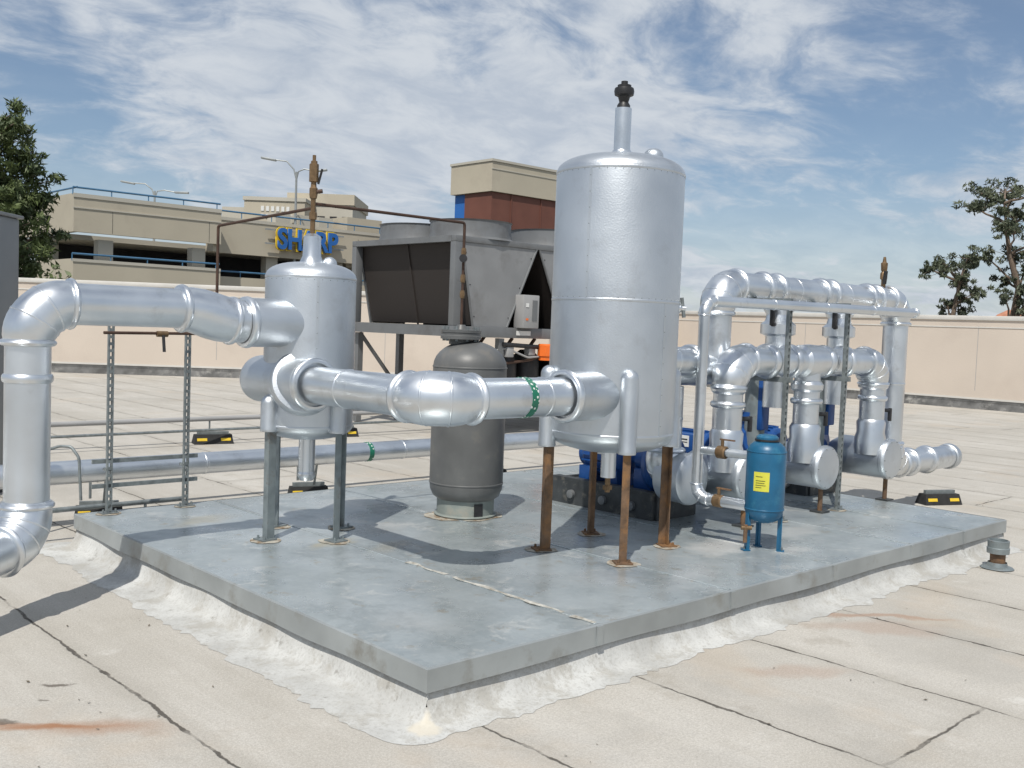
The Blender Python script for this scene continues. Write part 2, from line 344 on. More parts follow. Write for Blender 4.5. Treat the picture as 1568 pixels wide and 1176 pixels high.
def vseam(A,c,r,a,z0,z1):
    R=Matrix.Rotation(a,4,'Z'); d=V((math.cos(a),math.sin(a),0))
    box(A('lap_seam','tank'),V((c[0],c[1],(z0+z1)/2))+d*(r+.0012),(.003,.018,z1-z0),0,0,R)
    z=z0+.06
    while z<z1: p=V((c[0],c[1],z))+d*(r+.002); cyl(A('rivets','galv'),p,p+d*.004,.0032,.002,6); z+=.10
ZP=.24
# ---------------------------------------------------------------- roof deck & walls
W=[(-45,24.6),(1.0,28.8),(5.2,33.8),(26,11.9),(30,-20),(-45,-20)]
bm=bmesh.new(); poly(bm,[site(*p,0) for p in W][::-1]); o=finish(bm,'roof_deck','roof',recalc=False)
if o.data.polygons[0].normal.z<0: o.data.flip_normals()
bm=bmesh.new(); poly(bm,[(-900,-900,-7.5),(900,-900,-7.5),(900,900,-7.5),(-900,900,-7.5)]); finish(bm,'ground','city',recalc=False)
def wallseg(name,p,q,h,th=.3):
    A=Asm(name); a=site(*p); b=site(*q); d=(b-a).normalized(); nr=V((d.y,-d.x,0))
    if nr.dot(V((1,3,0))-a)<0: nr=-nr
    L=(b-a).length; ang=math.atan2(d.y,d.x); mid=(a+b)/2-nr*th/2
    box(A('wall_face','wall'),mid+V((0,0,(h-.12)/2-3.7)),(L,th,h-.12+7.4),ang)
    box(A('coping','cap'),mid+V((0,0,h-.06)),(L,th+.08,.12),ang,.015)
    box(A('coping_line','cap'),mid+V((0,0,h-.30)),(L,th+.03,.03),ang)
    for s,(o0,z0,o1,z1,mm) in enumerate(((.16,.0,.02,.16,'cant'),(.02,.16,.012,.24,'cant'))):
        bm=A('base_flashing',mm); A0=a+nr*o0+V((0,0,z0+.002)); B0=b+nr*o0+V((0,0,z0+.002)); A1=a+nr*o1+V((0,0,z1)); B1=b+nr*o1+V((0,0,z1))
        poly(bm,[A0,B0,B1,A1])
    box(A('termination_bar','cap'),(a+b)/2+nr*.012+V((0,0,.265)),(L,.02,.05),ang)
    n=int(L/4.5)
    for k in range(1,n):
        pt=a+d*(L*k/n)+nr*.001; box(A('control_joints','hvacl'),pt+V((0,0,h*.5+.1)),(.012,.004,h-.75),ang)
    A.done()
wallseg('parapet_wall',W[0],W[1],2.53); wallseg('parapet_wall',W[1],W[2],2.48); wallseg('parapet_wall',W[2],W[3],2.43)
# ---------------------------------------------------------------- platform
U1,V0,V1=6.12,-.10,3.99
A=Asm('steel_platform')
joints=[0,1.07,2.2,3.33,4.42,5.3,U1]
random.seed(4)
for a,b in zip(joints,joints[1:]):
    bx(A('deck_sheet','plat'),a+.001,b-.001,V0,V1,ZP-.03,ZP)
for j in joints[1:-1]:
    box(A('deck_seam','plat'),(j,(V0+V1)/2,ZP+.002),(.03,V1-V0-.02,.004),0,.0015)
    bx(A('fascia_joint','lip'),j-.02,j+.02,V0-.022,V0-.012,ZP-.10,ZP-.004)
bm=A('caulk','caulk'); N=70; L_=[];R_=[]
for k in range(N+1):
    y=V0+.02+1.55*k/N; w1=max(.003,.016+.03*noise.noise(V((y*7,1,0)))); w2=max(.003,.014+.03*noise.noise(V((y*6,7,0))))
    L_.append(bm.verts.new((1.07-w1,y,ZP+.0055))); R_.append(bm.verts.new((1.07+w2,y,ZP+.0055)))
for k in range(N):
    if noise.noise(V((k*.21,3.3,0)))>-.28: bm.faces.new((L_[k],R_[k],R_[k+1],L_[k+1]))
cor=[(0,V0),(U1,V0),(U1,V1),(0,V1)]; outn=[(0,-1),(1,0),(0,1),(-1,0)]
bm=A('fascia','lip')
for s in range(4):
    p,q=V(cor[s]),V(cor[(s+1)%4]); nn=V(outn[s]); tt=(q-p).normalized(); N=60; rows=[]
    for i in range(N+1):
        k=i/N; env=min(1,7*min(k,1-k)); w=.010+(.008+noise.noise(V((k*7+s*11,0,0)))*.018)*env; dz=noise.noise(V((k*5+s*11,3,0)))*.010*env
        mi=1 if i==N else (-1 if i==0 else 0)
        row=[]
        for off,z in ((0.0,ZP+.002),(.010,ZP-.004),(w,ZP-.105+dz),(w-.012,ZP-.110+dz)):
            P2=p+(q-p)*k+nn*off+tt*off*mi; row.append(bm.verts.new((P2.x,P2.y,z)))
        rows.append(row)
    for a,b in zip(rows,rows[1:]):
        for j in range(3): bm.faces.new((a[j],b[j],b[j+1],a[j+1]))
bx(A('curb_core','lip'),.015,U1-.015,V0+.015,V1-.015,.0,ZP-.032)
A.done()
bm=bmesh.new()
def ring():
    c=[]; st=.04
    def seg(a,b,na):
        L=(V(b)-V(a)).length; n=int(L/st)
        for i in range(n): c.append((V(a)+(V(b)-V(a))*i/n,V(na)))
    def corner(p,a0):
        for i in range(9): a=a0+math.pi/2*i/9; c.append((V(p),V((math.cos(a),math.sin(a)))))
    seg((0,V0),(U1,V0),(0,-1)); corner((U1,V0),-math.pi/2); seg((U1,V0),(U1,V1),(1,0)); corner((U1,V1),0)
    seg((U1,V1),(0,V1),(0,1)); corner((0,V1),math.pi/2); seg((0,V1),(0,V0),(-1,0)); corner((0,V0),math.pi)
    return c
C=ring(); rows=[]
for p,n_ in C:
    w=.165+.05*noise.noise(V((p.x*1.3,p.y*1.3,5)))+.05*noise.noise(V((p.x*6,p.y*6,1)))+.04*noise.noise(V((p.x*19,p.y*19,1)))+.02*noise.noise(V((p.x*40,p.y*40,1)))
    w+=.10*max(0,-n_.x)
    prof=[(-.03,.165),(-.012,.13),(.005,.075),(.03,.03),(.07,.010),(max(.08,w*.7),.005),(max(.09,w),.002)]
    rows.append([bm.verts.new((p.x+n_.x*q,p.y+n_.y*q,z+(.006*noise.noise(V((p.x*4,p.y*4,z*9))) if .02<z<.15 else 0))) for q,z in prof])
for i in range(len(rows)):
    a=rows[i];b=rows[(i+1)%len(rows)]
    for k in range(len(a)-1): bm.faces.new((a[k],b[k],b[k+1],a[k+1]))
finish(bm,'roof_curb_skirt','coat',ang=80)
# ---------------------------------------------------------------- big tank
rt=V((CU,-SU,0)); toc=V((-SU,-CU,0))
def legs(A,c,r,angs,ztop,zfoot,m,size=.05,covz=(1.0,1.55)):
    for a in angs:
        a=math.radians(a); x=c[0]+r*math.cos(a); y=c[1]+r*math.sin(a)
        R=Matrix.Rotation(a,4,'Z'); t=.007
        box(A('legs',m),(x,y,(ztop+zfoot)/2),(t,size,ztop-zfoot),0,0,R)
        box(A('legs',m),V((x,y,(ztop+zfoot)/2))-R.to_3x3()@V((size/2+.004,-size/2+t/2,0)),(size,t,ztop-zfoot),0,0,R)
        box(A('feet',m),(x,y,zfoot+.010),(.11,.11,.01),a); footring(A,x,y,zfoot,.10)
        for s in (-1,1): cyl(A('bolts',m),V((x,y,zfoot+.01))+R.to_3x3()@V((.03,s*.035,0)),V((x,y,zfoot+.035))+R.to_3x3()@V((.03,s*.035,0)),.008,seg=8)
        z0,z1=covz; cr=.056
        lathe(A('leg_jackets','tank'),[(0,z0),(cr,z0),(cr*1.05,z0+.01),(cr,z0+.02),(cr,z1-cr)]+[(cr*math.cos(k*math.pi/12),z1-cr+cr*math.sin(k*math.pi/12)) for k in range(1,6)]+[(0,z1)],(x-.01*math.cos(a),y-.01*math.sin(a),0),(0,0,1),24)
A=Asm('air_separator_tank')
bc=(2.415,1.06); br=.42
tank(A,bc,br,1.02,2.72,.125,.13)
for z in (1.03,1.89,2.715): bead(A('seams','tank'),(bc[0],bc[1],z),(0,0,1),br,.02,.003,96)
ca=math.atan2(toc.y,toc.x)
vseam(A,bc,br,ca-.55,1.9,2.71); vseam(A,bc,br,ca+.75,1.04,1.88)
rivets(A,bc,br,(1.905,2.70),ca-1.5,ca+1.5,26)
legs(A,bc,.45,(236,154,-27,55),1.2,ZP,'rust',.05,(.93,1.46))
cyl(A('vent_pipe','alu'),(bc[0],bc[1],2.82),(bc[0],bc[1],3.15),.054,seg=32); bead(A('vent_pipe','alu'),(bc[0],bc[1],2.855),(0,0,1),.054,.05,.012)
lathe(A('relief_vent','black'),[(0,3.13),(.043,3.13),(.043,3.17),(.03,3.19),(.04,3.225),(.062,3.235),(.066,3.26),(.062,3.28),(.045,3.285),(.045,3.30),(.022,3.305),(.022,3.325),(0,3.325)],(bc[0],bc[1],0),(0,0,1),16)
q=V((bc[0],bc[1],0))+rt*.21
lathe(A('top_boss','tank'),[(.065,2.78)]+[(.065*math.cos(k*math.pi/12),2.85+.05*math.sin(k*math.pi/12)) for k in range(0,6)]+[(0,2.90)],q,(0,0,1),24)
cyl(A('drain','alu'),(bc[0],bc[1],.90),(bc[0],bc[1],.72),.05); cyl(A('drain_valve','brass'),(bc[0],bc[1],.72),(bc[0],bc[1],.62),.018); box(A('drain_valve','brass'),(bc[0],bc[1],.65),(.05,.04,.03))
q=V((bc[0],bc[1],0))+rt*br+toc*.05
lathe(A('sampling_valve','alub'),[(0,-.02),(.03,-.02),(.03,.03),(.018,.045),(.018,.07),(0,.07)],q+V((0,0,1.86))-rt*.03,rt,16)
cyl(A('sampling_valve','galv'),q+V((0,0,1.80))+rt*.03,q+V((0,0,1.93))+rt*.01,.012)
pr=.118; zp=1.285
cyl(A('nozzle','tank'),(1.80,.90,zp),(2.35,.90,zp),.155,seg=44); bead(A('nozzle_bands','alub'),(1.80,.90,zp),(1,0,0),.15,.05,.016)
A.done()
# ---------------------------------------------------------------- small tank
A=Asm('dirt_separator_tank')
sc_=(.995,2.52); sr=.30
tank(A,sc_,sr,.98,1.98,.10,.09)
for z in (.99,1.975): bead(A('seams','tank'),(sc_[0],sc_[1],z),(0,0,1),sr,.02,.003,72)
vseam(A,sc_,sr,ca+.35,1.45,1.965); rivets(A,sc_,sr,(1.955,),ca-1.5,ca+1.5,18)
legs(A,sc_,.325,(187,277,97,7),1.15,ZP,'galvleg',.05,(.96,1.20))
lathe(A('neck','alu'),[(.09,2.06),(.075,2.09),(.062,2.12),(.058,2.25),(.03,2.27),(0,2.27)],(sc_[0],sc_[1],0),(0,0,1),28)
q=V((sc_[0],sc_[1],0))+rt*.12
lathe(A('top_boss','tank'),[(.05,2.0)]+[(.05*math.cos(k*math.pi/12),2.07+.05*math.sin(k*math.pi/12)) for k in range(0,6)]+[(0,2.12)],q,(0,0,1),20)
cyl(A('drain','alu'),(sc_[0],sc_[1],.92),(sc_[0],sc_[1],.64),.055); lathe(A('drain','alub'),[(0,.60),(.045,.61),(.06,.64),(.06,.66),(.05,.68)],(sc_[0],sc_[1],0),(0,0,1),20)
lathe(A('relief_valve','brass'),[(0,2.26),(.017,2.26),(.017,2.36),(.026,2.365),(.026,2.41),(.017,2.415),(.017,2.50),(.024,2.505),(.028,2.53),(.028,2.57),(.020,2.58),(.018,2.61),(.032,2.615),(.032,2.73),(.022,2.735),(.022,2.75),(.012,2.755),(.012,2.79),(0,2.79)],(sc_[0],sc_[1],0),(0,0,1),8)
cyl(A('valve_handle','black'),V((sc_[0],sc_[1],2.60))+rt*.03,V((sc_[0],sc_[1],2.70))+rt*.055,.008,seg=8)
cyl(A('valve_body','copper'),V((sc_[0],sc_[1],2.545)),V((sc_[0],sc_[1],2.555))+rt*.06,.014,seg=10)
px=.80
cyl(A('lower_nozzle','tank'),(px,2.14,zp),(px,2.80,zp),.158,seg=48)
lathe(A('lower_nozzle','tank'),[(.158,0)]+[(.158*math.cos(k*math.pi/16),.10*math.sin(k*math.pi/16)) for k in range(1,8)]+[(0,.10)],(px,2.80,zp),(0,1,0),48)
bead(A('nozzle_bands','alub'),(px,2.14,zp),(0,1,0),.155,.05,.018,48)
lathe(A('saddle','tank'),[(.165,-.05),(.20,-.045),(.215,-.02),(.215,.02),(.20,.045),(.16,.05)],(px+.02,2.30,zp),(-.45,-1,.35),48)
cyl(A('upper_nozzle','tank'),(.47,2.44,1.665),(.9,2.44,1.665),.155,seg=48)
bead(A('nozzle_bands','alub'),(.48,2.44,1.665),(1,0,0),.15,.05,.014,48)
A.done()
# ---------------------------------------------------------------- cross pipe between tanks
A=Asm('insulated_pipe')
pipe(A,[(px,2.16,zp),(px,.90,zp),(1.82,.90,zp)],pr,.25,puff=1.30,bw=.42,bh=.17)
bead(A('lap_bands','alub'),(px,1.75,zp),(0,1,0),pr,.02,.004); bead(A('lap_bands','alub'),(1.60,.90,zp),(1,0,0),pr,.02,.004)
cyl(A('marking_tape','tape'),(1.42,.90,zp),(1.47,.90,zp),pr+.003,seg=40)
A.done()
A=Asm('insulated_pipe')
pipe(A,[(.06,2.45,1.735),(-.815,2.46,1.735),(-.815,2.46,.42),(-2.6,1.2,.20)],.118,.22,puff=1.2)
# offset elbow body into the tank nozzle
sweep(A('offset_elbow','alub'),[(.04,2.45,1.735),(.10,2.45,1.733),(.17,2.45,1.720),(.24,2.45,1.700),(.31,2.445,1.682),(.38,2.44,1.670),(.47,2.44,1.665)],[.122,.135,.142,.146,.145,.138,.130],44)
bead(A('pipe_bands','alub'),(.055,2.45,1.735),(1,0,0),.119,.05,.028); bead(A('pipe_bands','alub'),(.375,2.44,1.671),(1,0,-.1),.136,.04,.016)
for z in (1.32,.62): bead(A('pipe_bands','alub'),(-.815,2.46,z),(0,0,1),.118,.05,.014)
A.done()
# ---------------------------------------------------------------- expansion tank
A=Asm('expansion_tank')
ec=(2.38,2.47); er=.282
lathe(A('skirt','skirt'),[(.22,.243),(.22,.40)],(ec[0],ec[1],0),(0,0,1),48); bead(A('skirt','skirt'),(ec[0],ec[1],.255),(0,0,1),.22,.02,.02,48); footring(A,ec[0],ec[1],ZP,.27)
bod=[(0,.33),(.12,.34),(.20,.36),(.255,.40),(.277,.45),(er,.50),(er,1.38)]+[(er*math.cos(k*math.pi/16),1.38+.20*math.sin(k*math.pi/16)) for k in range(1,8)]+[(0,1.58)]
lathe(A('body','grey'),bod,(ec[0],ec[1],0),(0,0,1),64)
for z in (.50,1.38): bead(A('weld_seams','grey'),(ec[0],ec[1],z),(0,0,1),er,.014,.004,64)
ex,ey=ec[0]-.06,ec[1]+.05
lathe(A('flange','grey'),[(0,1.55),(.09,1.55),(.09,1.59),(.155,1.59),(.155,1.615),(.15,1.62),(.15,1.635),(.155,1.64),(.155,1.66),(.05,1.665),(.03,1.70),(0,1.70)],(ex,ey,0),(0,0,1),32)
for k in range(10):
    a=k*math.pi/5; p=V((ex+.13*math.cos(a),ey+.13*math.sin(a),1.575)); cyl(A('flange_bolts','galv'),p,p+V((0,0,.11)),.010,seg=8)
dd=(toc+rt*.55).normalized(); q=V((ec[0],ec[1],.31))+dd*.222
box(A('skirt_opening','black'),q,(.006,.07,.10),math.atan2(dd.y,dd.x))
A.done()
A=Asm('copper_vent_line')
thin(A,[(sc_[0],sc_[1],2.47),(ex,ey,2.47),(ex,ey,1.68)],.011,'line','copper')
for z in (2.25,2.05,1.93): lathe(A('fittings','brass'),[(0,-.03),(.016,-.03),(.020,-.01),(.020,.01),(.016,.03),(0,.03)],(ex,ey,z),(0,0,1),8)
cyl(A('gauge','black'),(ex,ey,2.20),V((ex,ey,2.20))+toc*.05,.03)
thin(A,[(sc_[0],sc_[1],2.44),(.96,3.80,2.38),(.96,3.80,1.56),(.12,3.83,1.55)],.011,'line','copper')
cyl(A('ball_valve','brass'),(.50,3.81,1.55),(.58,3.81,1.55),.022); cyl(A('valve_handle','black'),(.54,3.79,1.54),(.54,3.77,1.42),.012,seg=8)
A.done()
A=Asm('strut_support_frame')
for x in (.19,.77): strut(A,x,3.88,ZP,1.60)
box(A('crossbar','galv'),(.48,3.91,.62),(.8,.02,.03)); box(A('crossbar','galv'),(.48,3.91,.44),(.8,.02,.03))
for x in (.19,.77): box(A('pipe_clamp','galv'),(x,3.90,.56),(.05,.06,.02))
A.done()
# ---------------------------------------------------------------- roof-level pipes
def block(x,y,ang=0,s=1):
    A=Asm('pipe_support_block'); R=Matrix.Rotation(ang,4,'Z')
    bm=A('rubber_base','rubber'); L,w1,w2,h=.19*s,.075*s,.045*s,.09*s
    vs=[bm.verts.new(V((x,y,.002))+R.to_3x3()@V((sx*(L if z==0 else L*.93),sy*(w1 if z==0 else w2),z))) for z in (0,h) for sx in (-1,1) for sy in (-1,1)]
    for f in ((0,1,3,2),(4,6,7,5),(0,4,5,1),(2,3,7,6),(0,2,6,4),(1,5,7,3)): bm.faces.new([vs[i] for i in f])
    for sx in (-1,1):
        for sy in (-1,1):
            box(A('reflective_stripe','yellow'),V((x,y,h*.5))+R.to_3x3()@V((sx*L*.6,sy*((w1+w2)/2+.002),0)),(L*.5,.005,h*.3),0,0,R@Matrix.Rotation(sy*.32,4,'X'))
    box(A('channel','galv'),(x,y,h+.02),(L*1.6,.04,.04),ang)
    A.done()
A=Asm('insulated_pipe')
pipe(A,[(-5,4.72,.43),(6.6,4.72,.43)],.092,joint=1.1)
cyl(A('marking_tape','tape'),(3.0,4.72,.43),(3.05,4.72,.43),.095,seg=30)
for x in (.55,2.55,4.9,-1.5): cyl(A('hanger_legs','galv'),(x,4.90,.12),(x,4.84,.43),.012,seg=8)
A.done()
A=Asm('insulated_pipe'); pipe(A,[(-5,5.25,.32),(6.6,5.25,.32)],.045,joint=1.4)
for x in (.55,2.55,4.9,-1.5): cyl(A('hanger_legs','galv'),(x,5.2,.12),(x,5.2,.32),.012,seg=8)
A.done()
A=Asm('conduit_run')
thin(A,[(-6,9.2,.32),(7.5,9.2,.32)],.032,'conduit','hvacl'); thin(A,[(-6,8.95,.20),(7.5,8.95,.20)],.018,'conduit','galv')
for x in (3.6,5.6,0): cyl(A('hanger_legs','galv'),(x,9.2,.12),(x,9.2,.32),.012,seg=8)
A.done()
A=Asm('conduit_run'); thin(A,[(-3,4.2,.24),(.9,4.2,.24)],.018,'conduit_low','galv'); cyl(A('stand','galv'),(-.6,4.2,.0),(-.6,4.2,.24),.012,seg=8); cyl(A('stand','galv'),(.6,4.2,.0),(.6,4.2,.24),.012,seg=8); A.done()
for x,y in ((.55,5.0),(2.55,5.0),(4.9,5.0),(-1.5,5.0)): block(x,y,-.35)
for x,y in ((3.6,9.1),(5.6,9.1),(8.0,9.1),(0,9.1)): block(x,y,-.25,1.35)
A=Asm('hose_bibb')
thin(A,[(-.05,4.55,0),(-.05,4.55,.62)],.014,'riser','copper'); lathe(A('valve','brass'),[(0,.60),(.03,.61),(.03,.66),(.015,.67),(.015,.71),(.04,.715),(.04,.73),(0,.73)],(-.05,4.55,0),(0,0,1),12)
thin(A,[(-.05,4.50,.64),(.03,4.42,.68),(.09,4.35,.68),(.13,4.30,.60),(.14,4.28,.28)],.011,'hose','galv')
A.done()
# ---------------------------------------------------------------- blue feeder tank
A=Asm('chemical_feeder_tank')
fc=(3.29,.41); fr=.132
lathe(A('body','blue2'),[(0,.43),(.05,.435),(.09,.45),(.118,.48),(fr,.53),(fr,.92),(.118,.955),(.09,.98),(.07,.99)],(fc[0],fc[1],0),(0,0,1),40)
lathe(A('lid','blue2'),[(.075,.98),(.075,1.015),(.06,1.03),(.03,1.035),(0,1.035)],(fc[0],fc[1],0),(0,0,1),24)
for z in (.53,.92): bead(A('weld_seams','blue2'),(fc[0],fc[1],z),(0,0,1),fr,.01,.003,40)
lathe(A('lid_ring','black'),[(.078,.99),(.084,.99),(.084,1.002),(.078,1.002)],(fc[0],fc[1],0),(0,0,1),24)
for d0 in (rt*-1+toc*.25,rt+toc*.25,toc*-1):
    d0=d0.normalized(); a=math.atan2(d0.y,d0.x); x=fc[0]+.122*d0.x; y=fc[1]+.122*d0.y
    box(A('legs','blue2'),(x,y,.39),(.006,.036,.29),a); box(A('legs','blue2'),(x-.0155*d0.x,y-.0155*d0.y,.39),(.024,.006,.29),a); box(A('feet','blue2'),(x,y,ZP+.006),(.05,.05,.008),a)
    cyl(A('anchor_bolts','galv'),(x+.01*d0.x,y+.01*d0.y,ZP+.01),(x+.01*d0.x,y+.01*d0.y,ZP+.03),.006,seg=6)
fa=ca; bm=A('label','label'); seg=8; a0=fa-.85;a1=fa-.05
vv=[[bm.verts.new((fc[0]+(fr+.002)*math.cos(a0+(a1-a0)*i/seg),fc[1]+(fr+.002)*math.sin(a0+(a1-a0)*i/seg),z)) for i in range(seg+1)] for z in (.66,.79)]
for i in range(seg): bm.faces.new((vv[0][i],vv[0][i+1],vv[1][i+1],vv[1][i]))
for z,f in ((.685,.55),(.70,.9),(.715,.8),(.73,.85),(.758,.6)):
    bm=A('label_print','black'); vv=[[bm.verts.new((fc[0]+(fr+.004)*math.cos(a0+.12+(a1-a0-.24)*f*i/6),fc[1]+(fr+.004)*math.sin(a0+.12+(a1-a0-.24)*f*i/6),z+h)) for i in range(7)] for h in (0,.003)]
    for i in range(6): bm.faces.new((vv[0][i],vv[0][i+1],vv[1][i+1],vv[1][i]))
q=V((fc[0],fc[1],0))-rt*.09+toc*.05
cyl(A('drain_cock','brass'),q+V((0,0,.40)),q-rt*.07+V((0,0,.40)),.015); cyl(A('drain_cock','rust'),q-rt*.04+V((0,0,.30)),q-rt*.04+V((0,0,.42)),.014)
A.done()
# ---------------------------------------------------------------- pump headers
A=Asm('header_water_line')
lz=1.93
pipe(A,[(3.22,.50,.54),(3.18,.9,.54),(3.18,.9,lz),(6.45,.9,lz+.03),(6.45,1.25,lz+.03)],.038,.10,joint=1.0)
pipe(A,[(3.18,.92,.88),(3.25,.52,.88)],.03,joint=2)
for x,z in ((3.20,.54),(3.215,.88)):
    lathe(A('isolating_valve','brass'),[(.035,-.04),(.045,-.03),(.045,.03),(.035,.04)],(x,.72,z),(0,1,0),16); cyl(A('valve_stem','brass'),(x,.72,z),(x,.72,z+.09),.012,seg=10); box(A('valve_lever','rust'),(x,.68,z+.09),(.015,.12,.01))
A.done()
A=Asm('strut_support_frame')
for x,y in ((4.35,.955),(5.25,.955)): strut(A,x,y,ZP,2.0)
for x in (4.35,5.25): box(A('arm','galv'),(x,1.15,1.36),(.04,.5,.04)); box(A('arm','galv'),(x,1.2,1.98),(.04,.5,.04))
A.done()
hv=1.35; hz=2.085; hr=.118
A=Asm('pump_discharge_header')
pipe(A,[(3.95,hv,1.42),(3.95,hv,hz),(6.92,hv,hz),(6.92,hv,.47),(8.3,hv,.47)],hr,.22,joint=.9,puff=1.22)
pipe(A,[(2.72,1.30,1.42),(3.98,hv,1.42)],hr,joint=.35)
for x in (4.55,4.75,5.45,5.62,6.28,6.45): bead(A('tee_bands','alub'),(x,hv,hz),(1,0,0),hr,.07,.028)
for x in (4.83,5.83):
    lathe(A('drop_tee','alub'),[(.10,1.62),(.10,1.70),(.145,1.72),(.145,1.80),(.11,1.83),(.10,1.88),(.125,1.92),(.12,1.96),(.105,2.0)],(x,hv,0),(0,0,1),32)
    cyl(A('drop','alu'),(x,hv,1.64),(x,hv,1.1),.10)
    box(A('butterfly_valve','black'),(x-.17,hv-.05,1.86),(.035,.035,.14),0,.006); cyl(A('butterfly_valve','black'),(x,hv,1.80),(x-.18,hv-.06,1.80),.02)
    cyl(A('drop_low','galvleg'),(x+.02,hv+.2,.6),(x+.02,hv+.2,1.42),.09)
lathe(A('relief_valve','brass'),[(0,2.2),(.022,2.2),(.022,2.28),(.035,2.29),(.035,2.34),(.022,2.36),(.03,2.37),(.034,2.44),(.02,2.45),(.012,2.50),(0,2.50)],(6.62,hv,0),(0,0,1),8)
cyl(A('relief_valve_lever','black'),(6.58,hv-.03,2.24),(6.56,hv-.05,2.36),.02,seg=8)
lathe(A('end_cap','tank'),[(0,.06),(.10,.05),(.135,.03),(.14,0),(.135,-.05),(.12,-.06)],(8.3,hv,.47),(1,0,0),36)
for x in (7.35,7.75): bead(A('tee_bands','alub'),(x,hv,.47),(1,0,0),hr,.07,.03)
A.done()
A=Asm('pump_suction_header')
h2=1.50; v2=1.10; r2=.112
pipe(A,[(3.80,v2,.80),(3.80,v2,h2),(6.05,v2,h2),(6.05,v2,.80)],r2,.20,joint=.9,puff=1.28)
for x in (4.30,4.62,5.14,5.48): bead(A('tee_bands','alub'),(x,v2,h2),(1,0,0),r2,.08,.03)
lathe(A('tee_bodies','alub'),[(r2,-.17),(r2*1.22,-.14),(r2*1.28,0),(r2*1.22,.14),(r2,.17)],(4.92,v2,h2),(1,0,0),36)
cyl(A('pipe','alu'),(4.92,v2,.80),(4.92,v2,h2-.02),r2*.95,seg=32)
for x in (3.80,4.92,6.05):
    bead(A('riser_bands','alub'),(x,v2,1.17),(0,0,1),r2,.05,.022)
    lathe(A('reducer','alub'),[(r2,1.25),(r2*1.18,1.27),(r2*1.2,1.31),(r2,1.34)],(x,v2,0),(0,0,1),32)
    cyl(A('butterfly_valve','black'),(x+.08,v2-.04,1.06),(x+.17,v2-.08,1.06),.018,seg=10); box(A('butterfly_valve','black'),(x+.18,v2-.085,1.02),(.03,.03,.12),0,.006)
    dx=x+.10
    lathe(A('diffuser_elbow','alu'),[(r2,.98),(r2*1.15,.95),(r2*1.1,.86),(r2*1.25,.80),(r2*1.2,.66)],(x,v2,0),(0,0,1),32)
    lathe(A('diffuser_drum','tank'),[(0,-.012),(.10,-.010),(.17,0),(.182,.012),(.186,.03),(.186,.05),(.178,.06),(.178,.50),(.12,.60),(0,.60)],(dx,.92,.62),(0,1,0),44)
    for k in range(10): a=k*math.pi/5; cyl(A('drum_screws','galv'),(dx+.165*math.cos(a),.921,.62+.165*math.sin(a)),(dx+.165*math.cos(a),.910,.62+.165*math.sin(a)),.004,seg=6)
    cyl(A('diffuser_foot','rust'),(dx,.98,ZP),(dx,.98,.46),.02,seg=10); box(A('diffuser_foot','darkbase'),(dx,.98,ZP+.008),(.12,.12,.012))
pipe(A,[(3.38,1.35,1.30),(3.38,1.35,.62),(3.9,1.35,.62)],.12,.2,puff=1.3,joint=.3)
lathe(A('diffuser_drum','tank'),[(0,-.02),(.10,-.018),(.17,0),(.192,.02),(.196,.05),(.188,.06),(.188,.24),(0,.30)],(3.42,1.10,.62),(0,1,0),44)
pipe(A,[(2.75,1.0,1.50),(3.2,1.02,1.50),(3.38,1.1,1.50)],.10,.1,joint=.3)
A.done()
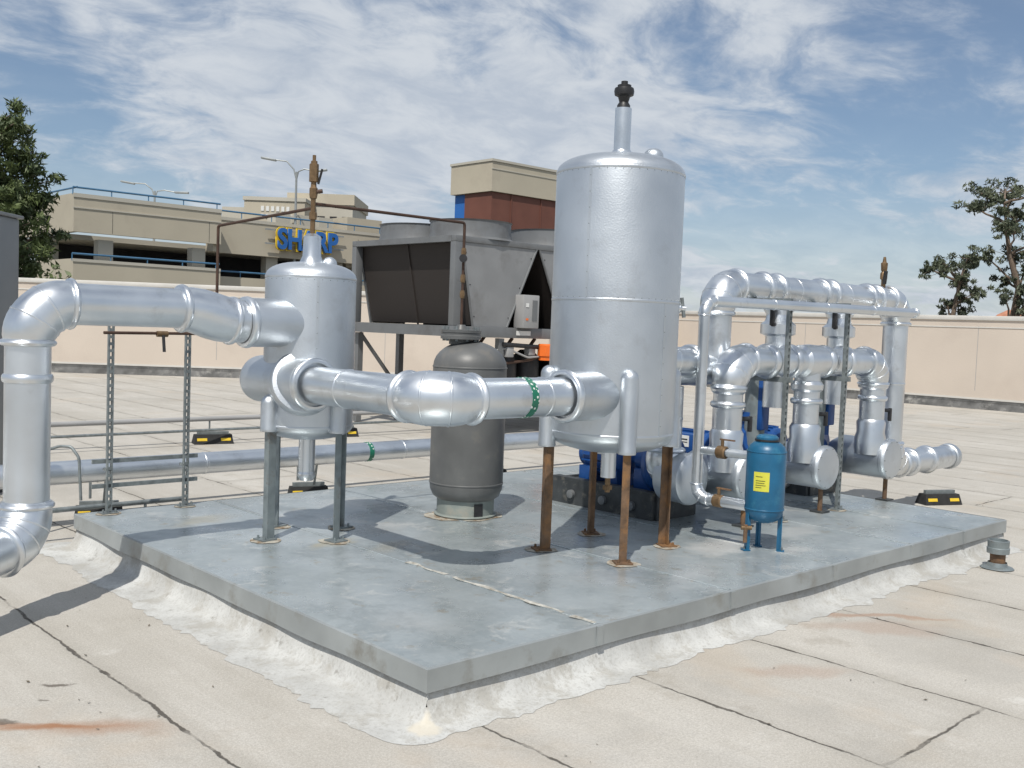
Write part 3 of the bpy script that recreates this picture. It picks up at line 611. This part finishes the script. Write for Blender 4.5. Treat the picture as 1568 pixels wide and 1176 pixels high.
for i,x in enumerate((3.72,4.85,5.95)):
    A=Asm('centrifugal_pump')
    for s in (-1,1):
        bx(A('base_frame','darkbase'),x+s*.26-.02,x+s*.26+.02,1.50,2.58,ZP,ZP+.20)
        bx(A('base_flange','darkbase'),x+s*.26-(.06 if s>0 else .02),x+s*.26+(.06 if s<0 else .02),1.50,2.58,ZP+.201,ZP+.22)
    bx(A('base_ends','darkbase'),x-.239,x+.239,1.48,1.52,ZP,ZP+.2); bx(A('base_ends','darkbase'),x-.239,x+.239,2.56,2.60,ZP,ZP+.2); bx(A('base_top','darkbase'),x-.239,x+.239,1.521,2.559,ZP+.16,ZP+.185)
    for yy in (1.7,2.0,2.35): lathe(A('anchor_bosses','hvac'),[(0,0),(.035,0),(.035,.03),(.02,.035),(0,.035)],(x-.28,yy,ZP+.09),(-1,0,0),14)
    lathe(A('volute','blue'),[(0,0),(.10,0),(.14,.03),(.23,.05),(.25,.10),(.23,.15),(.14,.18),(.09,.22),(.08,.34),(0,.34)],(x,1.52,.66),(0,1,0),36)
    cyl(A('discharge_neck','blue'),(x,1.62,.70),(x,1.62,1.02),.075); cyl(A('discharge_flange','blue'),(x,1.62,1.0),(x,1.62,1.04),.12)
    bx(A('pedestal','blue'),x-.10,x+.10,1.60,1.85,ZP+.185,.60,.01)
    lathe(A('motor','blue'),[(0,0),(.04,0),(.04,.06),(.12,.08),(.15,.11),(.15,.48),(.12,.52),(.12,.56),(.05,.58),(0,.58)],(x,1.88,.66),(0,1,0),36)
    for k in range(20):
        a=k*math.pi/10; R=Matrix.Rotation(a,4,'Y'); box(A('motor_fins','blue'),V((x,2.20,.66))+R.to_3x3()@V((.158,0,0)),(.025,.34,.008),0,0,R)
    bx(A('motor_feet','blue'),x-.15,x+.15,1.98,2.10,ZP+.186,.56); bx(A('motor_feet','blue'),x-.15,x+.15,2.28,2.40,ZP+.186,.56)
    box(A('terminal_box','blue'),(x-.19,2.12,.72),(.09,.20,.17),0,.012); box(A('name_plate','white'),(x-.237,2.12,.74),(.004,.12,.10))
    box(A('name_plate_print','black'),(x-.2395,2.12,.755),(.002,.09,.012)); box(A('name_plate_print','black'),(x-.2395,2.11,.73),(.002,.07,.008))
    if i>0:
        box(A('controller_box','blue'),(x,1.50,1.11),(.12,.12,.44),0,.012); cyl(A('controller_stem','blue'),(x,1.5,.8),(x,1.5,1.45),.035)
    A.done()
A=Asm('roof_vent_pipe')
vp=(5.28,-.38)
lathe(A('stub','rust'),[(.0,.02),(.055,.02),(.055,.15),(0,.15)],(vp[0],vp[1],0),(0,0,1),24)
lathe(A('lead_flashing','galvleg'),[(.12,.006),(.11,.014),(.075,.022),(.068,.05)],(vp[0],vp[1],0),(0,0,1),24)
lathe(A('cap','galvleg'),[(.05,.12),(.080,.12),(.082,.16),(.076,.165),(.078,.215),(.068,.22),(.065,.19),(0,.19)],(vp[0],vp[1],0),(0,0,1),24)
A.done()
block(7.9,1.25,-.45,1.2)
# ---------------------------------------------------------------- chiller
A=Asm('air_cooled_chiller')
cx,cy=6.92,8.19; LU,LV=5.16,2.7; zt=2.93; zb=1.68
for x in (cx,cx+LU):
    for y in (cy,cy+LV): box(A('corner_posts','hvac'),(x+(.07 if x==cx else -.07),y+(.06 if y==cy else -.06),(zt+zb)/2),(.14,.12,zt-zb-.002),0,.01)
for y in (cy,cy+LV):
    s=1 if y==cy else -1
    bx(A('top_rails','hvac'),cx,cx+LU,y,y+s*.10,zt-.001,zt+.09,.008); bx(A('base_rails','hvac'),cx-.02,cx+LU+.02,y-s*.02,y+s*.14,zb-.16,zb,.008)
for x in (cx,cx+LU):
    s=1 if x==cx else -1
    bx(A('top_rails_end','hvac'),x,x+s*.10,cy+.101,cy+LV-.101,zt-.001,zt+.088); bx(A('base_rails_end','hvac'),x-s*.02,x+s*.14,cy+.141,cy+LV-.141,zb-.16,zb-.002)
bx(A('top_deck','hvac'),cx+.101,cx+LU-.101,cy+.101,cy+LV-.101,zt+.02,zt+.08)
MW=LU/3
for k in range(3):
    u0=cx+k*MW
    t0,t1,b0,b1=u0+.03,u0+MW-.03,u0+MW/2-.24,u0+MW/2+.24
    if k==0: t0=u0+.142; b0=u0+.40
    for y in (cy+.02,cy+LV-.02):
        bm=A('end_panels','hvacp'); poly(bm,[(t0,y,zt-.003),(t1,y,zt-.003),(b1,y,zb+.001),(b0,y,zb+.001)])
        for p,q_ in (((t0,y,zt),(b0,y,zb)),((t1,y,zt),(b1,y,zb))): cyl(A('end_panel_edges','hvac'),p,q_,.018,seg=8)
        sg=-1 if y<cy+1 else 1
        for f in (.12,.5,.88):
            for tt_,bb_ in ((t0+.05,b0+.05),(t1-.05,b1-.05)): cyl(A('panel_screws','int'),(tt_+(bb_-tt_)*f,y+sg*.001,zt+(zb-zt)*f),(tt_+(bb_-tt_)*f,y+sg*.008,zt+(zb-zt)*f),.010,seg=6)
    for (ta,ba) in ((t0,b0),(t1,b1)):
        poly(A('coils','coil'),[(ta,cy+.06,zt),(ta,cy+LV-.06,zt),(ba,cy+LV-.06,zb+.02),(ba,cy+.06,zb+.02)])
        for yy in (cy+1.35,): box(A('coil_straps','coil'),((ta+ba)/2-.01*(1 if ta<ba else -1),yy,(zt+zb)/2),(.02,.03,math.hypot(ta-ba,zt-zb)),0,0,Matrix.Rotation(math.atan2(ta-ba,zt-zb),4,'Y'))
    for yy in (cy+.68,cy+2.02):
        xc=u0+MW/2
        lathe(A('fan_shrouds','hvac'),[(.72,zt+.08),(.66,zt+.12),(.64,zt+.20),(.64,zt+.36),(.66,zt+.38),(.62,zt+.38),(.60,zt+.2)],(xc,yy,0),(0,0,1),40)
        for rr in (.15,.3,.45,.6): lathe(A('fan_guards','int'),[(rr-.006,zt+.375),(rr+.006,zt+.375),(rr+.006,zt+.385),(rr-.006,zt+.385)],(xc,yy,0),(0,0,1),32)
        for a in range(8): a=a*math.pi/4; cyl(A('fan_guards','int'),(xc,yy,zt+.38),(xc+.62*math.cos(a),yy+.62*math.sin(a),zt+.38),.006,seg=6)
        lathe(A('fan_hub','int'),[(0,zt+.1),(.12,zt+.1),(.12,zt+.3),(0,zt+.3)],(xc,yy,0),(0,0,1),16)
bx(A('inner_bulkhead','int'),cx+.5,cx+LU-.5,cy+1.3,cy+1.36,zb,zt)
bx(A('floor_pan','int'),cx+.3,cx+LU-.3,cy+.15,cy+LV-.15,zb-.12,zb-.02)
box(A('control_box','hvacl'),(cx+MW-.28,cy-.06,1.94),(.34,.22,.52),0,.012); box(A('control_box_door','hvac'),(cx+MW-.21,cy-.175,1.96),(.10,.008,.32)); box(A('warning_label','white'),(cx+MW-.37,cy-.174,2.04),(.06,.006,.06)); box(A('warning_label','orange'),(cx+MW-.37,cy-.174,1.82),(.05,.006,.03))
box(A('warning_label','white'),(cx+MW-.3,cy-.03,zb-.08),(.3,.012,.07))
for k,(x,y) in enumerate(((cx+1.3,cy+.3),(cx+1.85,cy+.35),(cx+2.5,cy+.3),(cx+1.5,cy+1.2),(cx+3.2,cy+.5))):
    lathe(A('compressors','black'),[(0,.72),(.20,.73),(.22,.78),(.22,1.12),(.19,1.25),(.10,1.33),(0,1.34)],(x,y,0),(0,0,1),24)
    cyl(A('refrigerant_pipes','copper'),(x,y,1.3),(x+.1,y-.1,1.52),.03,seg=10)
thin(A,[(cx+1.0,cy-.02,1.42),(cx+1.9,cy-.05,1.38),(cx+2.2,cy-.05,1.1),(cx+3.2,cy,1.1)],.035,'refrigerant_pipes','black')
thin(A,[(cx+.9,cy+.05,1.1),(cx+1.6,cy-.02,1.18),(cx+2.4,cy-.02,1.42)],.022,'refrigerant_pipes','copper')
thin(A,[(cx+.8,cy+.1,1.3),(cx+1.1,cy-.0,1.36),(cx+1.5,cy-.06,1.22),(cx+2.0,cy-.06,1.25)],.016,'refrigerant_pipes','hvacl')
for x,z in ((cx+1.15,1.30),(cx+1.62,1.33),(cx+2.3,1.25)): box(A('terminal_boxes','hvacl'),(x,cy+.02,z),(.14,.12,.16),0,.01)
lathe(A('orange_actuator','orange'),[(0,1.18),(.12,1.18),(.12,1.24),(.14,1.25),(.14,1.42),(.12,1.44),(0,1.44)],(cx+1.85,cy-.12,0),(0,0,1),8)
cyl(A('evaporator','black'),(cx+1.0,cy+.8,.95),(cx+4.8,cy+.8,.95),.26)
bx(A('skid','hvac'),cx+.9,cx+LU,cy,cy+.12,.55,.70); bx(A('skid','hvac'),cx+.9,cx+LU,cy+LV-.12,cy+LV,.55,.70)
bx(A('electrical_box','hvac'),cx+2.9,cx+LU-.2,cy+.02,cy+.3,.72,1.5)
for x in (cx+.15,cx+1.0,cx+LU-.1):
    for y in (cy+.06,cy+LV-.06): box(A('legs','hvac'),(x,y,.76),(.10,.10,1.5))
for y in (cy+.06,cy+LV-.06): cyl(A('leg_braces','hvac'),(cx+.17,y,1.5),(cx+.95,y,.6),.035,seg=8)
A.done()
A=Asm('electrical_cabinet')
p=site(-5.27,9.2); an=math.atan2(-SU,CU)
box(A('body','cab'),p+V((0,0,1.30)),(1.25,.6,2.46),an,.02); box(A('hood','cab'),p+V((0,0,2.545)),(1.3,.66,.03),an,.006)
box(A('plinth','darkbase'),p+V((0,0,.035)),(1.2,.55,.07),an)
q=site(-4.80,8.895); box(A('vent_panel','hvac'),q+V((0,0,2.2)),(.16,.01,.4),an); box(A('handle','black'),q+V((0,0,1.3)),(.03,.04,.15),an)
for k in range(4): cyl(A('hood_bolts','black'),site(-4.74,8.89)+V((0,0,2.44-.5*k)),site(-4.74,8.87)+V((0,0,2.44-.5*k)),.012,seg=8)
A.done()
# ---------------------------------------------------------------- parking structure
A=Asm('parking_structure')
x0,y0=15.5,48.0; xs=23.3; xe=36
def band(xa,xb,yf,z0,z1,m='beige'): bx(A('spandrels',m),xa,xb,yf,yf+.3,z0,z1)
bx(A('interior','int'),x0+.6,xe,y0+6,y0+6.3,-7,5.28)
bx(A('roof_slab','beigel'),x0+.32,xe,y0+1.6,y0+16,5.3,5.55); bx(A('floor_slab','beigel'),x0+.32,xe,y0+1.6,y0+16,2.6,2.85)
band(x0,xs,y0,5.57,7.45); band(xs,xe,y0+1.2,5.2,7.2)
bx(A('spandrel_trim','beigel'),x0-.04,xs,y0-.04,y0-.001,7.25,7.45); bx(A('spandrel_trim','beigel'),x0-.04,xs,y0-.04,y0-.001,6.72,6.78)
bx(A('spandrel_trim','beigel'),xs,xe,y0+1.16,y0+1.199,7.02,7.2)
bx(A('spandrels','beige'),xs-.3,xs,y0+.301,y0+1.19,5.2,7.45)
band(x0,xs,y0,2.6,4.25); band(xs,xe,y0+1.2,1.8,3.9)
bx(A('spandrel_trim','beigel'),x0-.04,xs,y0-.04,y0-.001,4.10,4.25)
bx(A('spandrels','beige'),x0,x0+.3,y0+.301,y0+16,5.57,7.45); bx(A('spandrels','beige'),x0,x0+.3,y0+.301,y0+16,2.6,4.25)
band(x0,xe,y0+1.6,-7,1.2)
for x in (x0+1.4,x0+6.4,x0+11.5,x0+16): bx(A('columns','beigel'),x,x+.75,y0+.5+(1.2 if x>xs else 0),y0+1.1+(1.2 if x>xs else 0),-7,5.3)
for y in (y0+5,y0+11): bx(A('columns','beigel'),x0+.4,x0+1,y,y+.7,-7,5.3)
for k in range(4): bx(A('spandrel_joints','int'),x0+1.9+k*5.2,x0+1.92+k*5.2,(y0 if x0+1.9+k*5.2<xs else y0+1.2)-.006,(y0 if x0+1.9+k*5.2<xs else y0+1.2)-.002,5.62,6.70)
for xa,xb,yy,z in ((x0,xs,y0+.15,7.75),(xs,xe,y0+1.35,7.55),(x0,xs,y0+.15,4.5),(xs,xe,y0+1.35,4.2)):
    cyl(A('railing','rail'),(xa,yy,z),(xb,yy,z),.05,seg=8)
    k=xa
    while k<xb: cyl(A('railing','rail'),(k,yy,z-.35),(k,yy,z),.03,seg=6); k+=1.9
cyl(A('railing','rail'),(x0+.15,y0,7.75),(x0+.15,y0+14,7.75),.05,seg=8)
bx(A('stair_tower','beige'),xs+9.4,xs+12,y0+2,y0+5,5,8.1)
for k in range(3): bx(A('rooftop_units','beigel'),xs+5+k*1.5,xs+6+k*1.5,y0+3,y0+4,5.5,8.0)
A.done()
S=empty('hospital_sign')
def text(body,size,ext,off,m,loc,ang,name,parent,sx=1):
    cu=D.curves.new(name,'FONT'); cu.body=body; cu.size=size; cu.extrude=ext; cu.offset=off; cu.align_x='CENTER'
    o=D.objects.new(name,cu); scene.collection.objects.link(o); o.matrix_world=Matrix.Translation(V(loc))@Matrix.Rotation(ang,4,'Z')@Matrix.Rotation(math.pi/2,4,'X')@Matrix.Diagonal((sx,1,1,1))
    dg=bpy.context.evaluated_depsgraph_get(); me=D.meshes.new_from_object(o.evaluated_get(dg)); mw=o.matrix_world.copy(); D.objects.remove(o)
    me.transform(mw); ob=D.objects.new(name,me); me.materials.clear(); me.materials.append(M[m]); scene.collection.objects.link(ob); ob.parent=parent
sx_=x0+13.7
text('SHARP',1.62,.06,.05,'bluewall',(sx_,y0+.75,5.72),0,'letters',S,.84)
text('SHARP',1.62,.04,.13,'yellow',(sx_,y0+.88,5.72),0,'letter_outline',S,.84)
for z in (5.95,6.75):
    bm=bmesh.new(); bx(bm,sx_-2.7,sx_+2.6,y0+.95,y0+1.0,z-.04,z+.04); finish(bm,'sign_rail','steel',S)
for k in (-1.6,0,1.6):
    bm=bmesh.new(); bx(bm,sx_+k-.04,sx_+k+.04,y0+1.001,y0+1.2,5.9,6.9); finish(bm,'bracket','steel',S)
# ---------------------------------------------------------------- office building
A=Asm('office_building')
def cb(part,m,X0,X1,Y0,Y1,z0,z1):
    c=site((X0+X1)/2,(Y0+Y1)/2); box(A(part,m),c+V((0,0,(z0+z1)/2)),(X1-X0,Y1-Y0,z1-z0),an)
cb('tower','beigel',-19.8,-14.3,88,96,-7,12.3); cb('parapet','beige',-19.95,-14.15,87.85,96.1,11.6,12.5)
cb('wing','beige',-22.6,-17.6,84,87.84,-7,11.3); cb('wing_cap','beigel',-22.7,-17.5,83.9,87.84,11.3,11.6)
cb('penthouse','beigel',-25.0,-22.8,86,90,-7,10.9)
for k in range(5): cb('windows','int',-19.4+k*1.05,-18.8+k*1.05,87.95,87.99,9.6,10.6)
for k in range(6): cb('wall_lettering','white',-21.2+k*.42,-20.95+k*.42,83.95,83.985,10.45,10.85)
for k in range(7): cb('wall_lettering','white',-21.2+k*.40,-20.97+k*.40,83.95,83.985,9.85,10.2)
cb('lower_windows','int',-22.2,-18,83.95,83.985,8.4,9.1)
A.done()
A=Asm('commercial_building')
bc_=site(-1.62,60); bx0,by0=bc_.x,bc_.y
bx(A('upper_fascia','beige'),bx0,bx0+14,by0,by0+3.8,9.62,11.35)
bx(A('parapet_cap','beigel'),bx0-.06,bx0+14.06,by0-.06,by0+3.86,11.36,11.5); bx(A('fascia_line','beigel'),bx0-.03,bx0+14.03,by0-.03,by0-.001,10.9,10.96)
bx(A('brown_base','brown'),bx0-.0+.15,bx0+14,by0+.15,by0+2.6,-7,9.60); bx(A('blue_panel','bluewall'),bx0+.3,bx0+8,by0+2.62,by0+3.7,7.9,9.60)
for k in range(5): bx(A('panel_joints','brown'),bx0+1.7+k*2.5,bx0+1.76+k*2.5,by0+.10,by0+.148,7,9.6)
A.done()
A=Asm('tile_roof_house')
p=site(.492*85,85)
lathe(A('dome_roof','tile'),[(2.2,0),(2.0,.5),(1.4,1.1),(.6,1.5),(.2,1.55),(0,1.9)],p+V((0,0,3.1)),(0,0,1),8); box(A('walls','beige'),p+V((0,0,-2)),(5,3,10.2),an)
A.done()
def lamp(pxx,Y,zt_,arms):
    A=Asm('street_lamp'); b=site(pxx*Y,Y,-7); rr=rt
    top=V((b.x,b.y,zt_)); sweep(A('pole','steel'),[b,b+(top-b)*.5,top],[.12,.10,.06],10)
    for dx,dz in arms:
        e=top+rr*dx+V((0,0,dz)); mid=top+rr*dx*.45+V((0,0,dz*.75+.1)); sweep(A('arm','steel'),[top-V((0,0,.5)),top+rr*dx*.12+V((0,0,dz*.2)),mid,e],.04,8)
        s=1 if dx>0 else -1
        box(A('lamp_head','steel'),e+rr*s*.35+V((0,0,dz*.05)),(.9,.26,.12),an,.03,Matrix.Rotation(an,4,'Z')@Matrix.Rotation(s*-.15 if dz>0 else 0,4,'Y'))
    A.done()
lamp(-.2185,60,10.3,((-1.3,.65),(1.0,.1)))
lamp(-.357,66,9.6,((-1.4,.45),(1.4,-.05)))
# ---------------------------------------------------------------- trees
def leaves(bm,c,rad,n,size,stretch=1.0,droop=0):
    c=V(c)
    for _ in range(n):
        while True:
            d=V((random.uniform(-1,1),random.uniform(-1,1),random.uniform(-1,1)))
            if .05<d.length<1: break
        d=d.normalized()*(d.length**.8)
        d=V((d.x*rad[0],d.y*rad[1],d.z*rad[2]))
        p=c+d+V((noise.noise(d*1.3+c),noise.noise(d*1.3+c+V((9,0,0))),noise.noise(d*1.3+c+V((0,9,0)))))*rad[0]*.6
        a=V((random.gauss(0,1),random.gauss(0,1),random.gauss(0,1)-droop)).normalized(); b=a.orthogonal().normalized(); b=Matrix.Rotation(random.uniform(0,6.28),3,a)@b
        s=size*random.uniform(.6,1.4)
        bm.faces.new([bm.verts.new(p-a*s*stretch),bm.verts.new(p+b*s*.4),bm.verts.new(p+a*s*stretch),bm.verts.new(p-b*s*.4)])
def branch(bm,a,b,r0,r1,wig=.15):
    a=V(a);b=V(b);L=(b-a).length; pts=[a]; n=5
    for i in range(1,n): k=i/n; pts.append(a.lerp(b,k)+V((random.uniform(-1,1),random.uniform(-1,1),random.uniform(-.3,1)))*wig*L*.25)
    pts.append(b); sweep(bm,pts,[r0+(r1-r0)*i/n for i in range(n+1)],7)
    return pts
def euc(X,Y,trunk,clumps,name='eucalyptus_tree'):
    A=Asm(name); o=site(X,Y); ff=V((SU,CU,0))
    pos=lambda dx,dy,z: o+rt*dx+ff*dy+V((0,0,z))
    tp=[pos(*t[:3]) for t in trunk]; sweep(A('trunk','bark'),tp,[t[3] for t in trunk],9)
    random.seed(int(X*10))
    for (dx,dz,r) in clumps:
        dy=random.uniform(-1.6,1.6); c=pos(dx,dy,dz)
        att=min((t for t in tp if t.z<c.z-.3),key=lambda t:(t-c).length,default=tp[0])
        pts=branch(A('limbs','bark'),att,c,.09,.03)
        for k in range(11):
            sub=c+V((random.gauss(0,.62),random.gauss(0,.62),random.gauss(0,.42)))*r
            branch(A('limbs','bark'),pts[-2],sub,.022,.008)
            q=random.uniform(.20,.42)*r
            leaves(A('foliage','euc'),sub,(q*1.15,q*1.15,q*.7),int(58*r),.10,1.5,.8)
    A.done()
euc(28.9,60,[(.3,0,-7,.35),(.5,0,2.5,.26),(.8,0,5,.20),(.1,0,7,.14),(-.2,0,8.8,.09),(-.4,0,10.0,.05)],
    [(-1.0,10.4,1.0),(.3,11.0,1.1),(1.4,10.4,1.0),(-1.9,9.8,.8),(-.2,9.8,1.0),(1.2,9.1,1.0),(.2,8.4,.8),(-1.0,8.5,.6),(1.6,8.0,.9),(.3,7.2,.7),(1.5,6.6,1.0),(-.8,6.9,.45),(.2,5.6,.6),(1.4,5.1,.9),(-.4,4.6,.5),(.9,4.0,.8),(1.9,4.2,.9),(2.6,7.5,1.1),(2.4,9.6,1.1)])
euc(25.7,60,[(.2,0,-7,.24),(.1,0,2.5,.17),(.3,0,4,.12),(.5,0,5.3,.08),(.7,0,6.3,.04)],
    [(.7,6.7,.75),(1.3,6.3,.6),(-.9,6.1,.55),(-.3,6.2,.6),(.2,5.5,.55),(-1.6,6.0,.45),(1.0,5.2,.6),(.8,4.4,.55),(.1,4.0,.4),(1.7,4.6,.45),(.9,3.6,.6),(0,3.4,.4)])
A=Asm('pine_tree'); o=site(-18.1,35); random.seed(5)
sweep(A('trunk','bark'),[o+V((0,0,-7)),o+V((.1,0,0)),o+V((0,.1,5)),o+V((.1,0,8.0))],[.35,.28,.18,.06],10)
for k in range(125):
    z=random.uniform(-1.5,8.4); a=random.uniform(0,6.28); L=(1.0+1.15*math.sin(max(0,min(1,(8.9-z)/7.5))*math.pi*.62))*random.uniform(.5,1.2)
    s=o+V((0,0,z-.3)); e=s+V((math.cos(a)*L,math.sin(a)*L,random.uniform(.0,.7)))
    pts=branch(A('limbs','bark'),s,e,.045,.012,.1)
    for t in range(9):
        k2=random.uniform(.35,1.08); c=s.lerp(e,k2)+V((random.gauss(0,.15),random.gauss(0,.15),random.gauss(0,.12)))
        leaves(A('foliage','pine'),c,(.25,.25,.18),34,.085,1.7,-.5)
A.done()
A=Asm('background_trees'); random.seed(9)
for k in range(60):
    c=site(random.uniform(-34,-21),random.uniform(44,48),random.uniform(-2,4.2)); leaves(A('foliage','pine'),c,(1,1,.8),120,.2)
A.done()
bm=bmesh.new(); random.seed(21)
for k in range(420):
    X=random.uniform(-3.5,6.5); Y=random.uniform(2.6,12); p=site(X,Y)
    if -.3<p.x<6.4 and -.4<p.y<4.3: continue
    s=random.uniform(.003,.009); a=random.uniform(0,6.28); z=.004+s*.3
    d=V((math.cos(a),math.sin(a),random.uniform(-.2,.2)))*s*1.5; e=V((-math.sin(a),math.cos(a),random.uniform(-.3,.3)))*s*.7
    bm.faces.new([bm.verts.new(V((p.x,p.y,z))+q) for q in (d,e,-d,-e)])
finish(bm,'roof_debris','debris')
# ---------------------------------------------------------------- camera
cam=D.cameras.new('camera'); co=D.objects.new('camera',cam); scene.collection.objects.link(co)
cam.sensor_width=36; cam.lens=35.56; cam.clip_end=3000; cam.clip_start=.05
th=math.radians(3.25); rho=math.radians(2.12)
r_=V((CU,-SU,0)).normalized(); fl=V((SU,CU,0)).normalized(); zz=V((0,0,1))
fwd=fl*math.cos(th)-zz*math.sin(th); up=fl*math.sin(th)+zz*math.cos(th)
Xc=r_*math.cos(rho)+up*math.sin(rho); Yc=-r_*math.sin(rho)+up*math.cos(rho)
mw=Matrix((Xc,Yc,-fwd)).transposed().to_4x4(); mw.translation=site(0,0,1.70); co.matrix_world=mw
scene.camera=co
# ---------------------------------------------------------------- light
el=math.radians(56); hd=V((.8385,.544,0)).normalized()
tr=hd*math.cos(el)+V((0,0,-math.sin(el)))
sl=D.lights.new('sun','SUN'); sl.energy=4.0; sl.angle=math.radians(.53); sl.color=(1,.95,.87)
so=D.objects.new('sun',sl); scene.collection.objects.link(so); so.rotation_euler=(-tr).to_track_quat('Z','Y').to_euler(); so.location=(0,0,30)
w=D.worlds.new('World'); scene.world=w; w.use_nodes=True; g=G(w); n,l=g.n,g.l
for x in list(n): n.remove(x)
out=n.new('ShaderNodeOutputWorld'); sky=n.new('ShaderNodeTexSky'); sky.sky_type='NISHITA'; sky.sun_disc=False; sky.sun_elevation=el; sky.sun_rotation=math.atan2(-hd.x,-hd.y)
sky.air_density=1.0; sky.dust_density=.3; sky.ozone_density=3.0
b1=n.new('ShaderNodeBackground'); b1.inputs['Strength'].default_value=.085; l.new(sky.outputs[0],b1.inputs[0])
b2=n.new('ShaderNodeBackground')
tc=n.new('ShaderNodeTexCoord'); Dv=tc.outputs['Generated']; sp=n.new('ShaderNodeSeparateXYZ'); l.new(Dv,sp.inputs[0])
z=g.math('MAXIMUM',sp.outputs[2],0); den=g.math('ADD',z,.22)
cbn=n.new('ShaderNodeCombineXYZ'); l.new(g.math('DIVIDE',sp.outputs[0],den),cbn.inputs[0]); l.new(g.math('DIVIDE',sp.outputs[1],den),cbn.inputs[1])
mp=n.new('ShaderNodeMapping'); mp.inputs['Rotation'].default_value=(0,0,math.radians(20)); mp.inputs['Scale'].default_value=(1.15,1.5,1); mp.inputs['Location'].default_value=(1.7,.6,0); l.new(cbn.outputs[0],mp.inputs[0]); P=g.warp(mp.outputs[0],1.2,.5,3)
f1=g.noise(P,1.2,9,.58,.2); f2=g.noise(P,5.0,8,.62,.3); f3=g.noise(P,.55,2,.5)
s_=g.math('ADD',g.math('ADD',g.math('MULTIPLY',f1,.58),g.math('MULTIPLY',f2,.30)),g.math('MULTIPLY',f3,.12))
def blob(v,c0,c1,amt):
    d=n.new('ShaderNodeVectorMath'); d.operation='DOT_PRODUCT'; nm=n.new('ShaderNodeVectorMath'); nm.operation='NORMALIZE'; l.new(Dv,nm.inputs[0]); l.new(nm.outputs[0],d.inputs[0]); d.inputs[1].default_value=sdir(*v)
    return g.rng(d.outputs['Value'],c0,c1,0,amt)
s_=g.math('SUBTRACT',s_,blob((.33,.93,.25),.965,.998,.065))
s_=g.math('SUBTRACT',s_,blob((-.40,.90,.13),.975,.999,.055))
s_=g.math('ADD',s_,blob((-.10,.93,.28),.945,.995,.07))
fac=g.rng(s_,.395,.56,.10,.96)
fac=g.math('MAXIMUM',fac,g.rng(z,.0,.20,.72,0))
cc=g.mix(g.rng(f2,.3,.7),(.52,.585,.68),(.70,.745,.80))
l.new(cc,b2.inputs[0]); b2.inputs['Strength'].default_value=.92
ms=n.new('ShaderNodeMixShader'); l.new(fac,ms.inputs[0]); l.new(b1.outputs[0],ms.inputs[1]); l.new(b2.outputs[0],ms.inputs[2]); l.new(ms.outputs[0],out.inputs[0])
scene.view_settings.view_transform='Standard'; scene.view_settings.look='None'; scene.view_settings.exposure=0
